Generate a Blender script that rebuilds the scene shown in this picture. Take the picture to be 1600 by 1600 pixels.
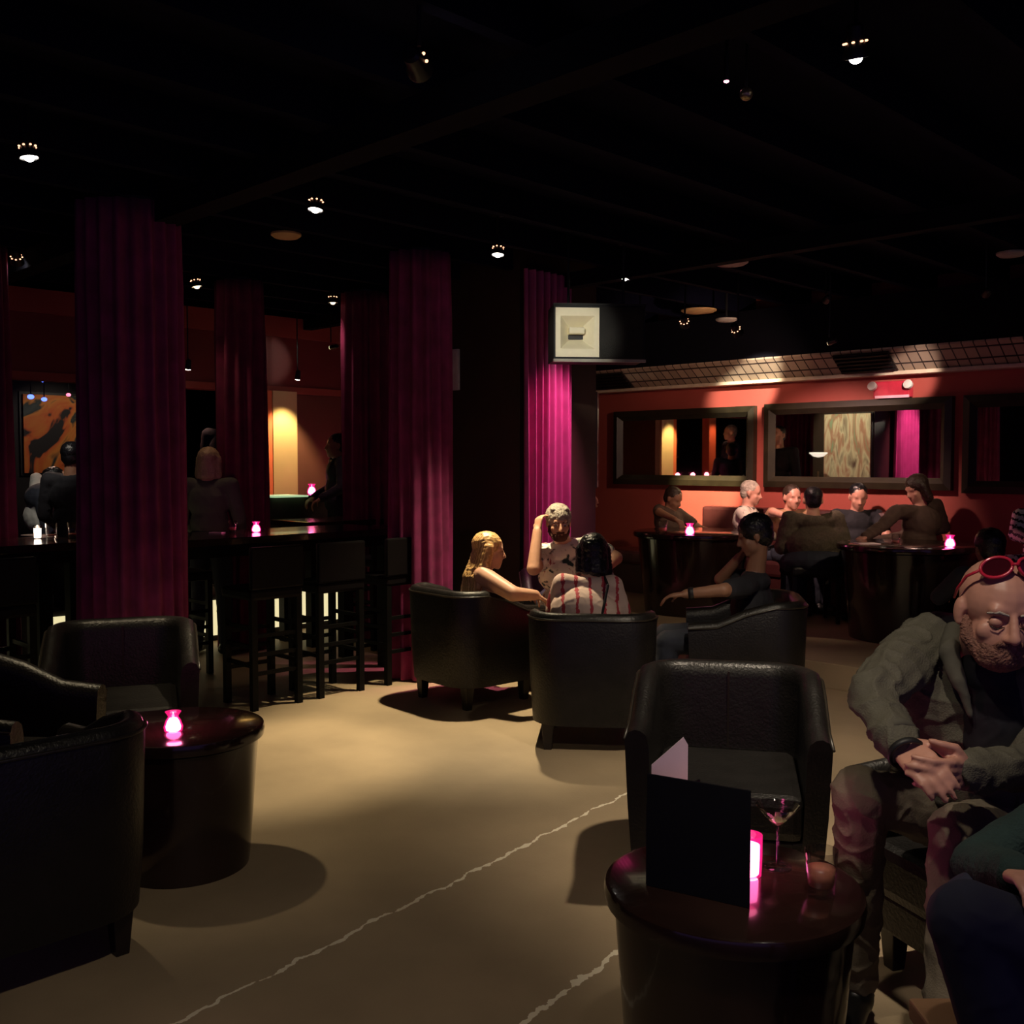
import bpy, bmesh, math, random
from mathutils import Vector, Matrix, noise
random.seed(7)
for o in list(bpy.data.objects): bpy.data.objects.remove(o)
sc = bpy.context.scene
C = sc.collection
S2 = math.sqrt(0.5)
H = 1.58                                   # camera height
# ---------------------------------------------------------------- camera, world, exposure
cam_d = bpy.data.cameras.new('camera'); cam_d.sensor_width = 36; cam_d.lens = 36.0; cam_d.clip_start = 0.02
cam = bpy.data.objects.new('camera', cam_d); C.objects.link(cam)
PITCH = math.atan(79/1600)
cam.location = (0, 0, H); cam.rotation_euler = (math.pi/2 - PITCH, 0, math.radians(45))
sc.camera = cam
sc.view_settings.view_transform = 'Standard'; sc.view_settings.look = 'None'
sc.view_settings.gamma = 1; sc.view_settings.exposure = 0.0; sc.view_settings.use_curve_mapping = False
w = bpy.data.worlds.new('world'); sc.world = w; w.use_nodes = True
w.node_tree.nodes['Background'].inputs[0].default_value = (0.45, 0.28, 1.0, 1)
w.node_tree.nodes['Background'].inputs[1].default_value = 0.16
# lamp table: pixel seen, lens height, power, colour, aim point (a,b,z), cone degrees
def W(a, b, z=0.0):
    """room point from metres to the right / ahead of the viewpoint (the room is turned 45 degrees to it)"""
    return Vector(((a-b)*S2, (a+b)*S2, z))
def at(px, py, b):
    """room point whose distance ahead is b, seen in direction px,py of the 1600 frame"""
    x = (px-800)/1600; y = (800-py)/1600
    cy, sy = math.cos(PITCH), math.sin(PITCH)
    fwd = cy + y*sy; up = y*cy - sy
    k = b/fwd
    return W(x*k, b, H + up*k)
def AB(v):
    return ((v.x+v.y)*S2, (v.y-v.x)*S2)
def D(a, b, z=0.0):
    v = W(a, b, z); return v
WARM = (1.0, 0.80, 0.50)
LAMPS = [  # px, py, b, watts, colour, aim(a,b,z), cone, label
 (778,396,6.97,480,WARM,(-0.22,6.45,0.0),60,'white ceiling spotlight shining straight down on the seated group by the column'),
 (493,325,5.74,235,WARM,(-1.30,5.35,0.0),40,'ceiling spotlight above the empty floor, nearer than the tan disc'),
 (1337,86,3.59,230,(1,.83,.62),(1.70,4.55,0.0),84,'largest and brightest ceiling spotlight, at top right of the photo'),
 (45,243,4.75,90,WARM,(-1.85,4.75,0.4),66,'bright ceiling spotlight at upper left with glowing vent rings'),
 (27,409,7.28,75,(1,.9,.75),(-4.0,9.0,1.1),36,'small white spotlight lowest at the far left edge of the ceiling'),
 (307,446,8.26,10,(1,.6,.35),(-1.9,8.3,0.0),50,'dim orange spotlight between the two left curtains'),
 (520,471,9.10,24,(1,.45,.5),(-1.55,9.2,0.3),50,'tiny pinkish spotlight over the glowing step'),
 (77,505,10.4,120,(1,.62,.45),(-4.9,9.9,2.6),110,'double white spotlight in front of the red header at far left'),
 (977,433,7.89,300,(1,.24,.46),(0.15,8.05,1.0),54,'pink glowing spotlight above the wall speaker'),
 (1070,507,9.0,1700,(1,.80,.48),(2.10,10.97,1.25),22,'left of the two small spotlights in front of the mirror wall'),
 (1153,520,8.6,310,(1,.60,.50),(3.10,9.86,1.25),64,'right of the two small spotlights in front of the mirror wall'),
 (655,106,3.45,420,(1,.95,.80),(.47,7.25,2.46),9.5,'unlit-looking ceiling spotlight turned away from us, pointing at the speaker'),
 (1884,360,6.3,110,(1,.74,.48),(2.55,8.90,0.95),46,'added unseen spotlight outside the right edge, brightening the people at the far tables'),  # unseen lamp, added to light the backs of the far group
 (740,-900,1.55,48,(1,.84,.62),(.0,3.1,0.0),74,'added overhead spotlight, out of view, brightening the near floor'),  # fill lamp out of view, added to lift the foreground floor
 (1400,-700,1.35,66,(1,.84,.68),(1.12,2.45,0.95),44,'ceiling spotlight overhead, outside the photo, shining on the bald man'),
]
# ---------------------------------------------------------------- mesh helpers
class MB:
    def __init__(s): s.v = []; s.f = []
    def add(s, vs, fs):
        n = len(s.v); s.v += [Vector(v) for v in vs]; s.f += [tuple(i+n for i in f) for f in fs]
    def box(s, x0, x1, y0, y1, z0, z1):
        s.add([(x0,y0,z0),(x1,y0,z0),(x1,y1,z0),(x0,y1,z0),(x0,y0,z1),(x1,y0,z1),(x1,y1,z1),(x0,y1,z1)],
              [(0,3,2,1),(4,5,6,7),(0,1,5,4),(1,2,6,5),(2,3,7,6),(3,0,4,7)])
        return s
    def taperbox(s, cx, cy, z0, z1, w0, w1, d0=None, d1=None):
        d0 = d0 or w0; d1 = d1 or w1
        s.add([(cx-w0,cy-d0,z0),(cx+w0,cy-d0,z0),(cx+w0,cy+d0,z0),(cx-w0,cy+d0,z0),
               (cx-w1,cy-d1,z1),(cx+w1,cy-d1,z1),(cx+w1,cy+d1,z1),(cx-w1,cy+d1,z1)],
              [(0,3,2,1),(4,5,6,7),(0,1,5,4),(1,2,6,5),(2,3,7,6),(3,0,4,7)])
        return s
    def lathe(s, prof, n=32, M=None, closed=True):
        vs = []; fs = []
        for r, z in prof:
            for k in range(n):
                t = 2*math.pi*k/n; vs.append(Vector((r*math.cos(t), r*math.sin(t), z)))
        m = len(prof)
        for i in range(m-1):
            for k in range(n):
                k2 = (k+1) % n; fs.append((i*n+k, i*n+k2, (i+1)*n+k2, (i+1)*n+k))
        if closed:
            fs.append(tuple(range(n-1, -1, -1))); fs.append(tuple((m-1)*n+k for k in range(n)))
        if M: vs = [M @ v for v in vs]
        s.add(vs, fs); return s
    def cap(s, p1, p2, r1, r2, n=12):
        p1 = Vector(p1); p2 = Vector(p2); d = p2-p1; L = max(d.length, 1e-5); d = d/L
        q = d.to_track_quat('Z', 'Y').to_matrix().to_4x4(); M = Matrix.Translation(p1) @ q
        pr = [(r1*math.sin(t), -r1*math.cos(t)) for t in [0.25, .6, 1.0, 1.35]]
        pr += [(r2*math.cos(t), L + r2*math.sin(t)) for t in [0.0, .45, .9, 1.3]]
        return s.lathe(pr, n, M)
    def chain(s, pts, rs, n=12):
        for i in range(len(pts)-1): s.cap(pts[i], pts[i+1], rs[i], rs[i+1], n)
        return s
    def ell(s, c, r, R=None, n=16, m=10):
        c = Vector(c); vs = []; fs = []
        for i in range(1, m):
            ph = math.pi*i/m
            for k in range(n):
                t = 2*math.pi*k/n
                v = Vector((r[0]*math.sin(ph)*math.cos(t), r[1]*math.sin(ph)*math.sin(t), r[2]*math.cos(ph)))
                vs.append(c + (R @ v if R else v))
        for i in range(m-2):
            for k in range(n):
                k2 = (k+1) % n; fs.append((i*n+k, (i+1)*n+k, (i+1)*n+k2, i*n+k2))
        fs.append(tuple(range(n))); fs.append(tuple((m-2)*n+k for k in range(n-1, -1, -1)))
        s.add(vs, fs); return s
    def tube(s, pts, r, n=8, closed=False):
        pts = [Vector(p) for p in pts]; m = len(pts); vs = []; fs = []
        rr = r if isinstance(r, (list, tuple)) else [r]*m
        for i, p in enumerate(pts):
            if closed: t = pts[(i+1) % m]-pts[i-1]
            else: t = pts[min(i+1, m-1)]-pts[max(i-1, 0)]
            q = t.normalized().to_track_quat('Z', 'Y').to_matrix()
            for k in range(n):
                a = 2*math.pi*k/n; vs.append(p + q @ Vector((rr[i]*math.cos(a), rr[i]*math.sin(a), 0)))
        for i in range(m if closed else m-1):
            j = (i+1) % m
            for k in range(n):
                k2 = (k+1) % n; fs.append((i*n+k, i*n+k2, j*n+k2, j*n+k))
        if not closed: fs.append(tuple(range(n-1, -1, -1))); fs.append(tuple((m-1)*n+k for k in range(n)))
        s.add(vs, fs); return s
    def move(s, M):
        s.v = [M @ v for v in s.v]; return s
    def mesh(s, name):
        me = bpy.data.meshes.new(name); me.from_pydata([tuple(v) for v in s.v], [], s.f); me.update(); return me
    def build(s, name, mat, parent=None, smooth=False, bevel=0, loc=None, rz=0, sub=0, auto=None):
        me = s.mesh(name)
        bm = bmesh.new(); bm.from_mesh(me); bmesh.ops.recalc_face_normals(bm, faces=bm.faces)
        if bevel: bmesh.ops.bevel(bm, geom=list(bm.edges), offset=bevel, segments=2, profile=.6, affect='EDGES', clamp_overlap=True)
        bm.to_mesh(me); bm.free()
        me.materials.append(mat)
        if smooth or sub:
            for p in me.polygons: p.use_smooth = True
        if auto: 
            for p in me.polygons: p.use_smooth = True
            try: me.set_sharp_from_angle(angle=math.radians(auto))
            except Exception: pass
        o = bpy.data.objects.new(name, me); C.objects.link(o)
        if parent: o.parent = parent
        if loc is not None: o.location = loc
        o.rotation_euler.z = rz
        if sub:
            md = o.modifiers.new('s', 'SUBSURF'); md.levels = sub; md.render_levels = sub
        return o
def tag(o, label=None, cat=None, group=None, kind=None):
    if label: o['label'] = label
    if cat: o['category'] = cat
    if group: o['group'] = group
    if kind: o['kind'] = kind
    return o
def thing(name, label, cat, loc, rz=0, group=None):
    o = bpy.data.objects.new(name, None); o.empty_display_size = .1; C.objects.link(o)
    o.location = loc; o.rotation_euler.z = rz
    return tag(o, label, cat, group)
def copy_thing(root, loc, rz=0, label=None, group=None):
    r = root.copy(); C.objects.link(r); r.location = loc; r.rotation_euler.z = rz
    if label: r['label'] = label
    if group: r['group'] = group
    for ch in list(root.children):
        c = ch.copy(); C.objects.link(c); c.parent = r
        for g in list(ch.children):
            d = g.copy(); C.objects.link(d); d.parent = c
    return r
def face(fa, fb):
    v = W(fa, fb); return math.atan2(-v.x, v.y)      # local +Y turned towards (right, ahead)
# ---------------------------------------------------------------- materials
def mat(name, col, rough=.6, metal=0, var=.15, scale=12, bump=.0, bscale=60, emit=None, es=0, spec=.5, trans=0, coat=0, sheen=0, detail=4):
    m = bpy.data.materials.new(name); m.use_nodes = True; nt = m.node_tree; N = nt.nodes; L = nt.links
    b = N['Principled BSDF']
    b.inputs['Roughness'].default_value = rough; b.inputs['Metallic'].default_value = metal
    b.inputs['Specular IOR Level'].default_value = spec
    b.inputs['Transmission Weight'].default_value = trans
    b.inputs['Coat Weight'].default_value = coat; b.inputs['Sheen Weight'].default_value = sheen
    tc = N.new('ShaderNodeTexCoord'); nz = N.new('ShaderNodeTexNoise'); nz.inputs['Scale'].default_value = scale; nz.inputs['Detail'].default_value = detail
    L.new(tc.outputs['Object'], nz.inputs['Vector'])
    cr = N.new('ShaderNodeValToRGB'); L.new(nz.outputs['Fac'], cr.inputs[0])
    cr.color_ramp.elements[0].position = .3; cr.color_ramp.elements[1].position = .7
    cr.color_ramp.elements[0].color = tuple(c*(1-var) for c in col)+(1,); cr.color_ramp.elements[1].color = tuple(min(1, c*(1+var)) for c in col)+(1,)
    L.new(cr.outputs[0], b.inputs['Base Color'])
    if bump:
        n2 = N.new('ShaderNodeTexNoise'); n2.inputs['Scale'].default_value = bscale; L.new(tc.outputs['Object'], n2.inputs['Vector'])
        bp = N.new('ShaderNodeBump'); bp.inputs['Strength'].default_value = bump; bp.inputs['Distance'].default_value = .01
        L.new(n2.outputs['Fac'], bp.inputs['Height']); L.new(bp.outputs[0], b.inputs['Normal'])
    if emit:
        b.inputs['Emission Color'].default_value = emit+(1,); b.inputs['Emission Strength'].default_value = es
    return m
def nodes_of(m):
    return m.node_tree.nodes, m.node_tree.links, m.node_tree.nodes['Principled BSDF']
M = {}
M['stoolleather'] = mat('black_stool_vinyl', (.004,.003,.004), .6, spec=.15)
M['leather'] = mat('black_leather', (.0075,.0065,.006), .40, spec=.4, bump=.25, bscale=90, var=.3)
M['piping'] = mat('leather_piping', (.02,.016,.012), .3)
M['darkwood'] = mat('dark_lacquered_wood', (.022,.010,.008), .16, var=.35, scale=6, coat=.3)
M['darkleg'] = mat('dark_stained_leg', (.014,.009,.007), .4)
M['stool'] = mat('black_stained_wood', (.003,.003,.003), .6, spec=.15)
M['black'] = mat('black_plastic', (.012,.012,.013), .5)
M['blackmetal'] = mat('black_metal', (.02,.02,.022), .4, metal=.6)
M['ceiling'] = mat('black_painted_ceiling', (.003,.003,.014), .95, bump=.3, spec=.1, bscale=30)
M['beam'] = mat('black_painted_beam', (.004,.004,.008), .9, spec=.1)
M['column'] = mat('dark_brown_column_paint', (.040,.023,.014), .6, scale=3)
M['red'] = mat('red_wall_paint', (.36,.068,.050), .65, var=.08, scale=2, bump=.1, bscale=40)
M['darkred'] = mat('dark_red_wall_paint', (.20,.03,.03), .7, var=.1, scale=2)
M['brownwall'] = mat('red_brown_wall_paint', (.14,.05,.03), .7, var=.1, scale=2)
M['cream'] = mat('cream_plaster', (.60,.42,.20), .7, var=.06, scale=3)
M['orange'] = mat('orange_plaster', (.75,.16,.06), .7, var=.06, scale=3)
M['blackwall'] = mat('black_wall_paint', (.014,.011,.014), .7)
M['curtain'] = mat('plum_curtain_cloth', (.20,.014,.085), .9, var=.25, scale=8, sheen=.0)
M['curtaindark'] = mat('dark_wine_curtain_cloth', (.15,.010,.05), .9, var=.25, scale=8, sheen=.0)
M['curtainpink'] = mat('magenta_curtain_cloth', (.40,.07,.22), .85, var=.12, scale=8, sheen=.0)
M['frame'] = mat('dark_olive_mirror_frame', (.020,.015,.007), .45, var=.3, scale=9)
M['tile'] = None
M['speakerwhite'] = mat('cream_horn_plastic', (.80,.74,.54), .5, var=.04)
M['speakerbox'] = mat('charcoal_speaker_cabinet', (.012,.012,.012), .7, bump=.3, bscale=200)
M['paper'] = mat('white_paper', (.85,.72,.75), .7, var=.03)
M['menu'] = mat('black_menu_cover', (.004,.004,.007), .6, spec=.2)
M['redplastic'] = mat('red_plastic', (.55,.03,.06), .3)
M['redframe'] = mat('red_acetate_frame', (.55,.02,.05), .15, coat=.6)
M['lens'] = mat('dark_red_lens', (.05,.005,.01), .05)
M['bananq'] = mat('oxblood_vinyl', (.06,.015,.015), .4, bump=.15)
M['chrome'] = mat('polished_chrome', (.7,.7,.7), .15, metal=1)
M['lamp_glass'] = mat('lit_lamp_lens', (1,1,1), .4, emit=(1,.93,.82), es=14)
M['lamp_pink'] = mat('lit_pink_lens', (1,.6,.7), .4, emit=(1,.35,.5), es=9)
M['lamp_orange'] = mat('glowing_vent', (1,.6,.3), .4, emit=(1,.45,.25), es=3)
M['lamp_dim'] = mat('dim_lamp_lens', (.8,.6,.4), .4, emit=(1,.75,.45), es=3)
M['blue'] = mat('lit_blue_lens', (.2,.3,1), .4, emit=(.10,.18,1), es=3)
M['riser'] = mat('backlit_step_riser', (.8,.75,.5), .5, emit=(1,.88,.48), es=.85, var=.2, scale=3)
M['disc'] = mat('tan_ceiling_disc', (.55,.36,.16), .6)
M['disc2'] = mat('grey_ceiling_disc', (.35,.33,.30), .6)
M['brass'] = mat('dull_brass', (.35,.28,.15), .3, metal=.8)
M['whitepl'] = mat('off_white_plastic', (.7,.68,.62), .5)
M['greenglass'] = mat('green_glass_shelf_edge', (.6,.9,.6), .2, emit=(.65,1,.55), es=.55)
M['grille'] = mat('dark_grille', (.03,.022,.02), .5, metal=.3)
M['wax'] = mat('glowing_wax', (1,.7,.8), .5, emit=(1,.62,.78), es=14)
M['waxred'] = mat('glowing_red_wax', (1,.4,.5), .5, emit=(1,.16,.28), es=2.4)
M['waxwhite'] = mat('glowing_white_wax', (1,.9,.8), .5, emit=(1,.82,.66), es=4)
def holder(name, col, em, es):
    m = bpy.data.materials.new(name); m.use_nodes = True; N = m.node_tree.nodes; L = m.node_tree.links
    N.clear(); out = N.new('ShaderNodeOutputMaterial'); t = N.new('ShaderNodeBsdfTransparent'); t.inputs[0].default_value = col+(1,)
    e = N.new('ShaderNodeEmission'); e.inputs[0].default_value = em+(1,); e.inputs[1].default_value = es
    g = N.new('ShaderNodeBsdfGlossy'); g.inputs['Roughness'].default_value = .1
    n = N.new('ShaderNodeTexNoise'); n.inputs['Scale'].default_value = 30
    mx = N.new('ShaderNodeMixShader'); mx.inputs[0].default_value = .06; L.new(t.outputs[0], mx.inputs[1]); L.new(g.outputs[0], mx.inputs[2])
    ad = N.new('ShaderNodeMixShader'); ad.inputs[0].default_value = .2; L.new(mx.outputs[0], ad.inputs[1]); L.new(e.outputs[0], ad.inputs[2])
    L.new(ad.outputs[0], out.inputs[0]); return m
M['holder'] = holder('pink_candle_glass', (1,.5,.75), (1,.02,.22), 2.6)
M['holderred'] = holder('red_candle_glass', (1,.2,.25), (1,.04,.09), 1.4)
def glass(name, col=(1,1,1)):
    m = bpy.data.materials.new(name); m.use_nodes = True; b = m.node_tree.nodes['Principled BSDF']
    N = m.node_tree.nodes
    L = m.node_tree.links; N.remove(b); out = N['Material Output']
    tr = N.new('ShaderNodeBsdfTransparent'); tr.inputs[0].default_value = tuple(c*.95 for c in col)+(1,)
    gl = N.new('ShaderNodeBsdfGlossy'); gl.inputs['Roughness'].default_value = .04
    lw = N.new('ShaderNodeLayerWeight'); lw.inputs[0].default_value = .5; pw = N.new('ShaderNodeMath'); pw.operation = 'POWER'; pw.inputs[1].default_value = 2.5; L.new(lw.outputs['Facing'], pw.inputs[0])
    fr = N.new('ShaderNodeMath'); fr.operation = 'MULTIPLY_ADD'; fr.inputs[1].default_value = .7; fr.inputs[2].default_value = .05; L.new(pw.outputs[0], fr.inputs[0]); nz = N.new('ShaderNodeTexNoise'); nz.inputs['Scale'].default_value = 20
    bp = N.new('ShaderNodeBump'); bp.inputs['Strength'].default_value = .03; L.new(nz.outputs['Fac'], bp.inputs['Height']); L.new(bp.outputs[0], gl.inputs['Normal'])
    mx = N.new('ShaderNodeMixShader'); L.new(fr.outputs[0], mx.inputs[0]); L.new(tr.outputs[0], mx.inputs[1]); L.new(gl.outputs[0], mx.inputs[2]); L.new(mx.outputs[0], out.inputs[0]); return m
M['glass'] = glass('clear_glass'); M['amber'] = mat('amber_drink', (.62,.24,.16), .3); M['paledrink'] = mat('pale_drink', (.55,.55,.28), .2, trans=.5)
def mirror_mat():
    m = mat('mirror_silver', (.72,.70,.66), .02, metal=1, var=.02); return m
M['mirror'] = mirror_mat()
def floor_mat():
    m = mat('worn_concrete_floor', (.40,.305,.19), .55, var=.16, scale=1.6, bump=.12, bscale=120, detail=8)
    N, L, b = nodes_of(m); geo = N.new('ShaderNodeNewGeometry')
    sp = N.new('ShaderNodeSeparateXYZ'); L.new(geo.outputs['Position'], sp.inputs[0])
    def line(p, q, wid, t0, t1):
        p = Vector(p[:2]); q = Vector(q[:2]); d = (q-p).normalized(); n = Vector((-d.y, d.x))
        def mth(op, a, c):
            x = N.new('ShaderNodeMath'); x.operation = op
            for i, v in enumerate((a, c)):
                if v is None: continue
                if isinstance(v, (int, float)): x.inputs[i].default_value = v
                else: L.new(v, x.inputs[i])
            return x.outputs[0]
        nz = N.new('ShaderNodeTexNoise'); nz.inputs['Scale'].default_value = 7; nz.inputs['Detail'].default_value = 8; L.new(geo.outputs['Position'], nz.inputs['Vector'])
        nz2 = N.new('ShaderNodeTexNoise'); nz2.inputs['Scale'].default_value = 22; nz2.inputs['Detail'].default_value = 6; L.new(geo.outputs['Position'], nz2.inputs['Vector'])
        dist = mth('ADD', mth('MULTIPLY', sp.outputs[0], n.x), mth('MULTIPLY', sp.outputs[1], n.y))
        dist = mth('SUBTRACT', dist, p.x*n.x+p.y*n.y)
        dist = mth('ADD', dist, mth('MULTIPLY', mth('SUBTRACT', nz.outputs['Fac'], .5), .10))
        along = mth('SUBTRACT', mth('ADD', mth('MULTIPLY', sp.outputs[0], d.x), mth('MULTIPLY', sp.outputs[1], d.y)), p.x*d.x+p.y*d.y)
        wd = mth('MULTIPLY', mth('SUBTRACT', nz2.outputs['Fac'], .33), wid*3)
        k = mth('LESS_THAN', mth('ABSOLUTE', dist, None), wd)
        k = mth('MULTIPLY', k, mth('GREATER_THAN', along, t0)); k = mth('MULTIPLY', k, mth('LESS_THAN', along, t1))
        return k, mth
    P = lambda x, y: at(x, y, 1.58*1600/(y-721)*1.0)
    k1, mth = line(W(-.49,3.42), W(.54,4.80), .014, -3, 2.6)
    k2, mth = line(W(.07,2.86), W(.36,3.25), .018, -1.2, 1.4)
    kk = mth('MAXIMUM', k1, k2)
    mix = N.new('ShaderNodeMix'); mix.data_type = 'RGBA'
    src = b.inputs['Base Color'].links[0].from_socket
    L.new(kk, mix.inputs[0]); L.new(src, mix.inputs[6]); mix.inputs[7].default_value = (.95,.86,.66,1)
    L.new(mix.outputs[2], b.inputs['Base Color'])
    return m
M['floor'] = floor_mat()
def tile_mat():
    m = mat('brown_ceramic_tile', (.30,.20,.14), .35, var=.2, scale=5)
    N, L, b = nodes_of(m); tc = N.new('ShaderNodeTexCoord'); br = N.new('ShaderNodeTexBrick')
    mp = N.new('ShaderNodeMapping'); mp.inputs['Rotation'].default_value = (math.pi/2, 0, 0)
    L.new(tc.outputs['Object'], mp.inputs[0]); L.new(mp.outputs[0], br.inputs[0])
    br.offset = 0; br.inputs['Scale'].default_value = 1; br.inputs['Brick Width'].default_value = .10; br.inputs['Row Height'].default_value = .085
    br.inputs['Mortar Size'].default_value = .006
    br.inputs['Color1'].default_value = (.44,.34,.25,1); br.inputs['Color2'].default_value = (.34,.26,.19,1); br.inputs['Mortar'].default_value = (.03,.02,.02,1)
    L.new(br.outputs[0], b.inputs['Base Color']); return m
M['tile'] = tile_mat()
def ramp_mat(name, cols, scale, kind='noise', rough=.8, dist=0, direction=None, bump=0, wave_type='BANDS'):
    m = mat(name, cols[0][1], rough); N, L, b = nodes_of(m); tc = N.new('ShaderNodeTexCoord')
    mp = N.new('ShaderNodeMapping'); L.new(tc.outputs['Object'], mp.inputs[0])
    if direction: mp.inputs['Rotation'].default_value = direction
    if kind == 'noise':
        t = N.new('ShaderNodeTexNoise'); t.inputs['Scale'].default_value = scale; t.inputs['Detail'].default_value = 3; t.inputs['Distortion'].default_value = dist; out = t.outputs['Fac']
    elif kind == 'voronoi':
        t = N.new('ShaderNodeTexVoronoi'); t.inputs['Scale'].default_value = scale; out = t.outputs['Distance']
    else:
        t = N.new('ShaderNodeTexWave'); t.inputs['Scale'].default_value = scale; t.inputs['Distortion'].default_value = dist; out = t.outputs['Fac']; t.wave_type = wave_type
    L.new(mp.outputs[0], t.inputs['Vector'])
    cr = N.new('ShaderNodeValToRGB'); L.new(out, cr.inputs[0]); e = cr.color_ramp.elements
    e[0].position = cols[0][0]; e[0].color = cols[0][1]+(1,); e[1].position = cols[1][0]; e[1].color = cols[1][1]+(1,)
    for p, c in cols[2:]:
        x = e.new(p); x.color = c+(1,)
    cr.color_ramp.interpolation = 'LINEAR'
    L.new(cr.outputs[0], b.inputs['Base Color']); return m
M['mural'] = ramp_mat('orange_and_black_abstract_mural', [(.44,(.015,.012,.015)),(.47,(.80,.15,.03)),(.55,(.85,.30,.05)),(.58,(.02,.035,.035)),(.8,(.20,.24,.22))], 1.7, 'noise', .6, 1.4)
M['canvas'] = ramp_mat('streaked_abstract_canvas', [(.30,(.15,.08,.06)),(.48,(.8,.75,.5)),(.58,(.55,.28,.18)),(.7,(.35,.5,.3))], 3.0, 'noise', .6, 2.0)
def canvas_fix():
    N, L, b = nodes_of(M['canvas'])
    for n in N:
        if n.type == 'MAPPING': n.inputs['Scale'].default_value = (1, 2.2, .5)
canvas_fix()
M['skin'] = mat('fair_skin', (.62,.34,.22), .5, var=.06, scale=25)
M['skinpink'] = mat('ruddy_skin', (.60,.30,.22), .42, var=.08, scale=25)
M['skindark'] = mat('brown_skin', (.30,.15,.09), .5, var=.06, scale=25)
M['blond'] = ramp_mat('blonde_hair_strands', [(.2,(.50,.27,.09)),(.8,(.85,.55,.24))], 22, 'wave', .4, 3, (0,0,.4))
M['greyblond'] = mat('ash_blonde_hair', (.45,.33,.20), .5, bump=.6, bscale=80)
M['grey'] = mat('grey_hair', (.38,.33,.27), .55, bump=.8, bscale=90, var=.35, scale=30)
M['hairblack'] = mat('black_hair', (.006,.006,.008), .3, bump=.5, bscale=90)
M['hairbrown'] = mat('dark_brown_hair', (.03,.016,.010), .45, bump=.6, bscale=90)
M['beard'] = mat('reddish_brown_beard', (.10,.035,.02), .7, bump=.9, bscale=110)
M['floral'] = ramp_mat('white_shirt_with_leafy_print', [(.38,(.03,.06,.05)),(.44,(.80,.78,.66)),(.60,(.82,.80,.70)),(.64,(.42,.10,.10))], 13, 'noise', .8, .6)
M['cream_top'] = mat('cream_summer_top', (.65,.52,.42), .8, sheen=.3)
M['stripe'] = None
M['olive'] = mat('olive_grey_jacket_cloth', (.105,.098,.070), .8, var=.12, scale=30, bump=.35, bscale=220)
M['olivedark'] = mat('olive_jacket_collar', (.08,.075,.055), .8)
M['blackcloth'] = mat('black_cotton', (.010,.010,.015), .85, bump=.1)
M['navy'] = mat('dark_navy_cloth', (.012,.014,.035), .85)
M['teal'] = mat('dark_teal_knit', (.012,.032,.030), .9, bump=.4, bscale=160)
M['khaki'] = mat('grey_khaki_trouser_cloth', (.20,.165,.115), .85, var=.12, scale=14, bump=.2, bscale=200)
M['brownjacket'] = mat('brown_tweed_jacket', (.095,.075,.048), .85, var=.25, scale=60, bump=.4, bscale=150)
M['brownjacket2'] = mat('chestnut_jacket', (.075,.045,.032), .85, var=.2)
M['white'] = mat('white_shirt_cloth', (.75,.68,.58), .8, var=.08)
M['tan'] = mat('tan_shirt_cloth', (.36,.20,.11), .8, var=.1)
M['greyshirt'] = mat('light_grey_shirt_cloth', (.42,.42,.40), .85, var=.08)
M['greygreen'] = mat('grey_green_top_cloth', (.10,.11,.09), .85, var=.08)
M['jeans'] = mat('dark_jeans', (.02,.024,.04), .85)
M['shoe'] = mat('black_shoe_leather', (.01,.01,.01), .4)
M['eye'] = mat('eye_white', (.6,.55,.5), .2); M['iris'] = mat('dark_iris', (.02,.015,.01), .1)
def stripe_mat(name, base, line, freq, axisv, wid=.86, zig=.0, vscale=1):
    m = mat(name, base, .8); N, L, b = nodes_of(m); tc = N.new('ShaderNodeTexCoord')
    dp = N.new('ShaderNodeVectorMath'); dp.operation = 'DOT_PRODUCT'; L.new(tc.outputs['Object'], dp.inputs[0]); dp.inputs[1].default_value = axisv
    nz = N.new('ShaderNodeTexNoise'); nz.inputs['Scale'].default_value = 45; L.new(tc.outputs['Object'], nz.inputs[0])
    a1 = N.new('ShaderNodeMath'); a1.operation = 'MULTIPLY_ADD'; L.new(nz.outputs['Fac'], a1.inputs[0]); a1.inputs[1].default_value = zig; L.new(dp.outputs['Value'], a1.inputs[2])
    mu = N.new('ShaderNodeMath'); mu.operation = 'MULTIPLY'; L.new(a1.outputs[0], mu.inputs[0]); mu.inputs[1].default_value = freq
    fr = N.new('ShaderNodeMath'); fr.operation = 'FRACT'; L.new(mu.outputs[0], fr.inputs[0])
    gt = N.new('ShaderNodeMath'); gt.operation = 'GREATER_THAN'; L.new(fr.outputs[0], gt.inputs[0]); gt.inputs[1].default_value = wid
    mx = N.new('ShaderNodeMix'); mx.data_type = 'RGBA'; L.new(gt.outputs[0], mx.inputs[0]); mx.inputs[6].default_value = base+(1,); mx.inputs[7].default_value = line+(1,)
    L.new(mx.outputs[2], b.inputs['Base Color']); return m
M['stripe'] = stripe_mat('cream_cloth_with_red_stripes', (.62,.46,.40), (.42,.04,.06), 12.5, (S2, S2, 0), .78, .03)
M['zebra'] = stripe_mat('white_knit_with_black_stripes', (.72,.68,.60), (.01,.01,.01), 22, (.3, .1, .95), .62, .05)
M['floral2'] = ramp_mat('white_scarf_with_dark_print', [(.36,(.05,.03,.03)),(.46,(.8,.72,.6))], 14, 'noise', .8, .5)

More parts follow.
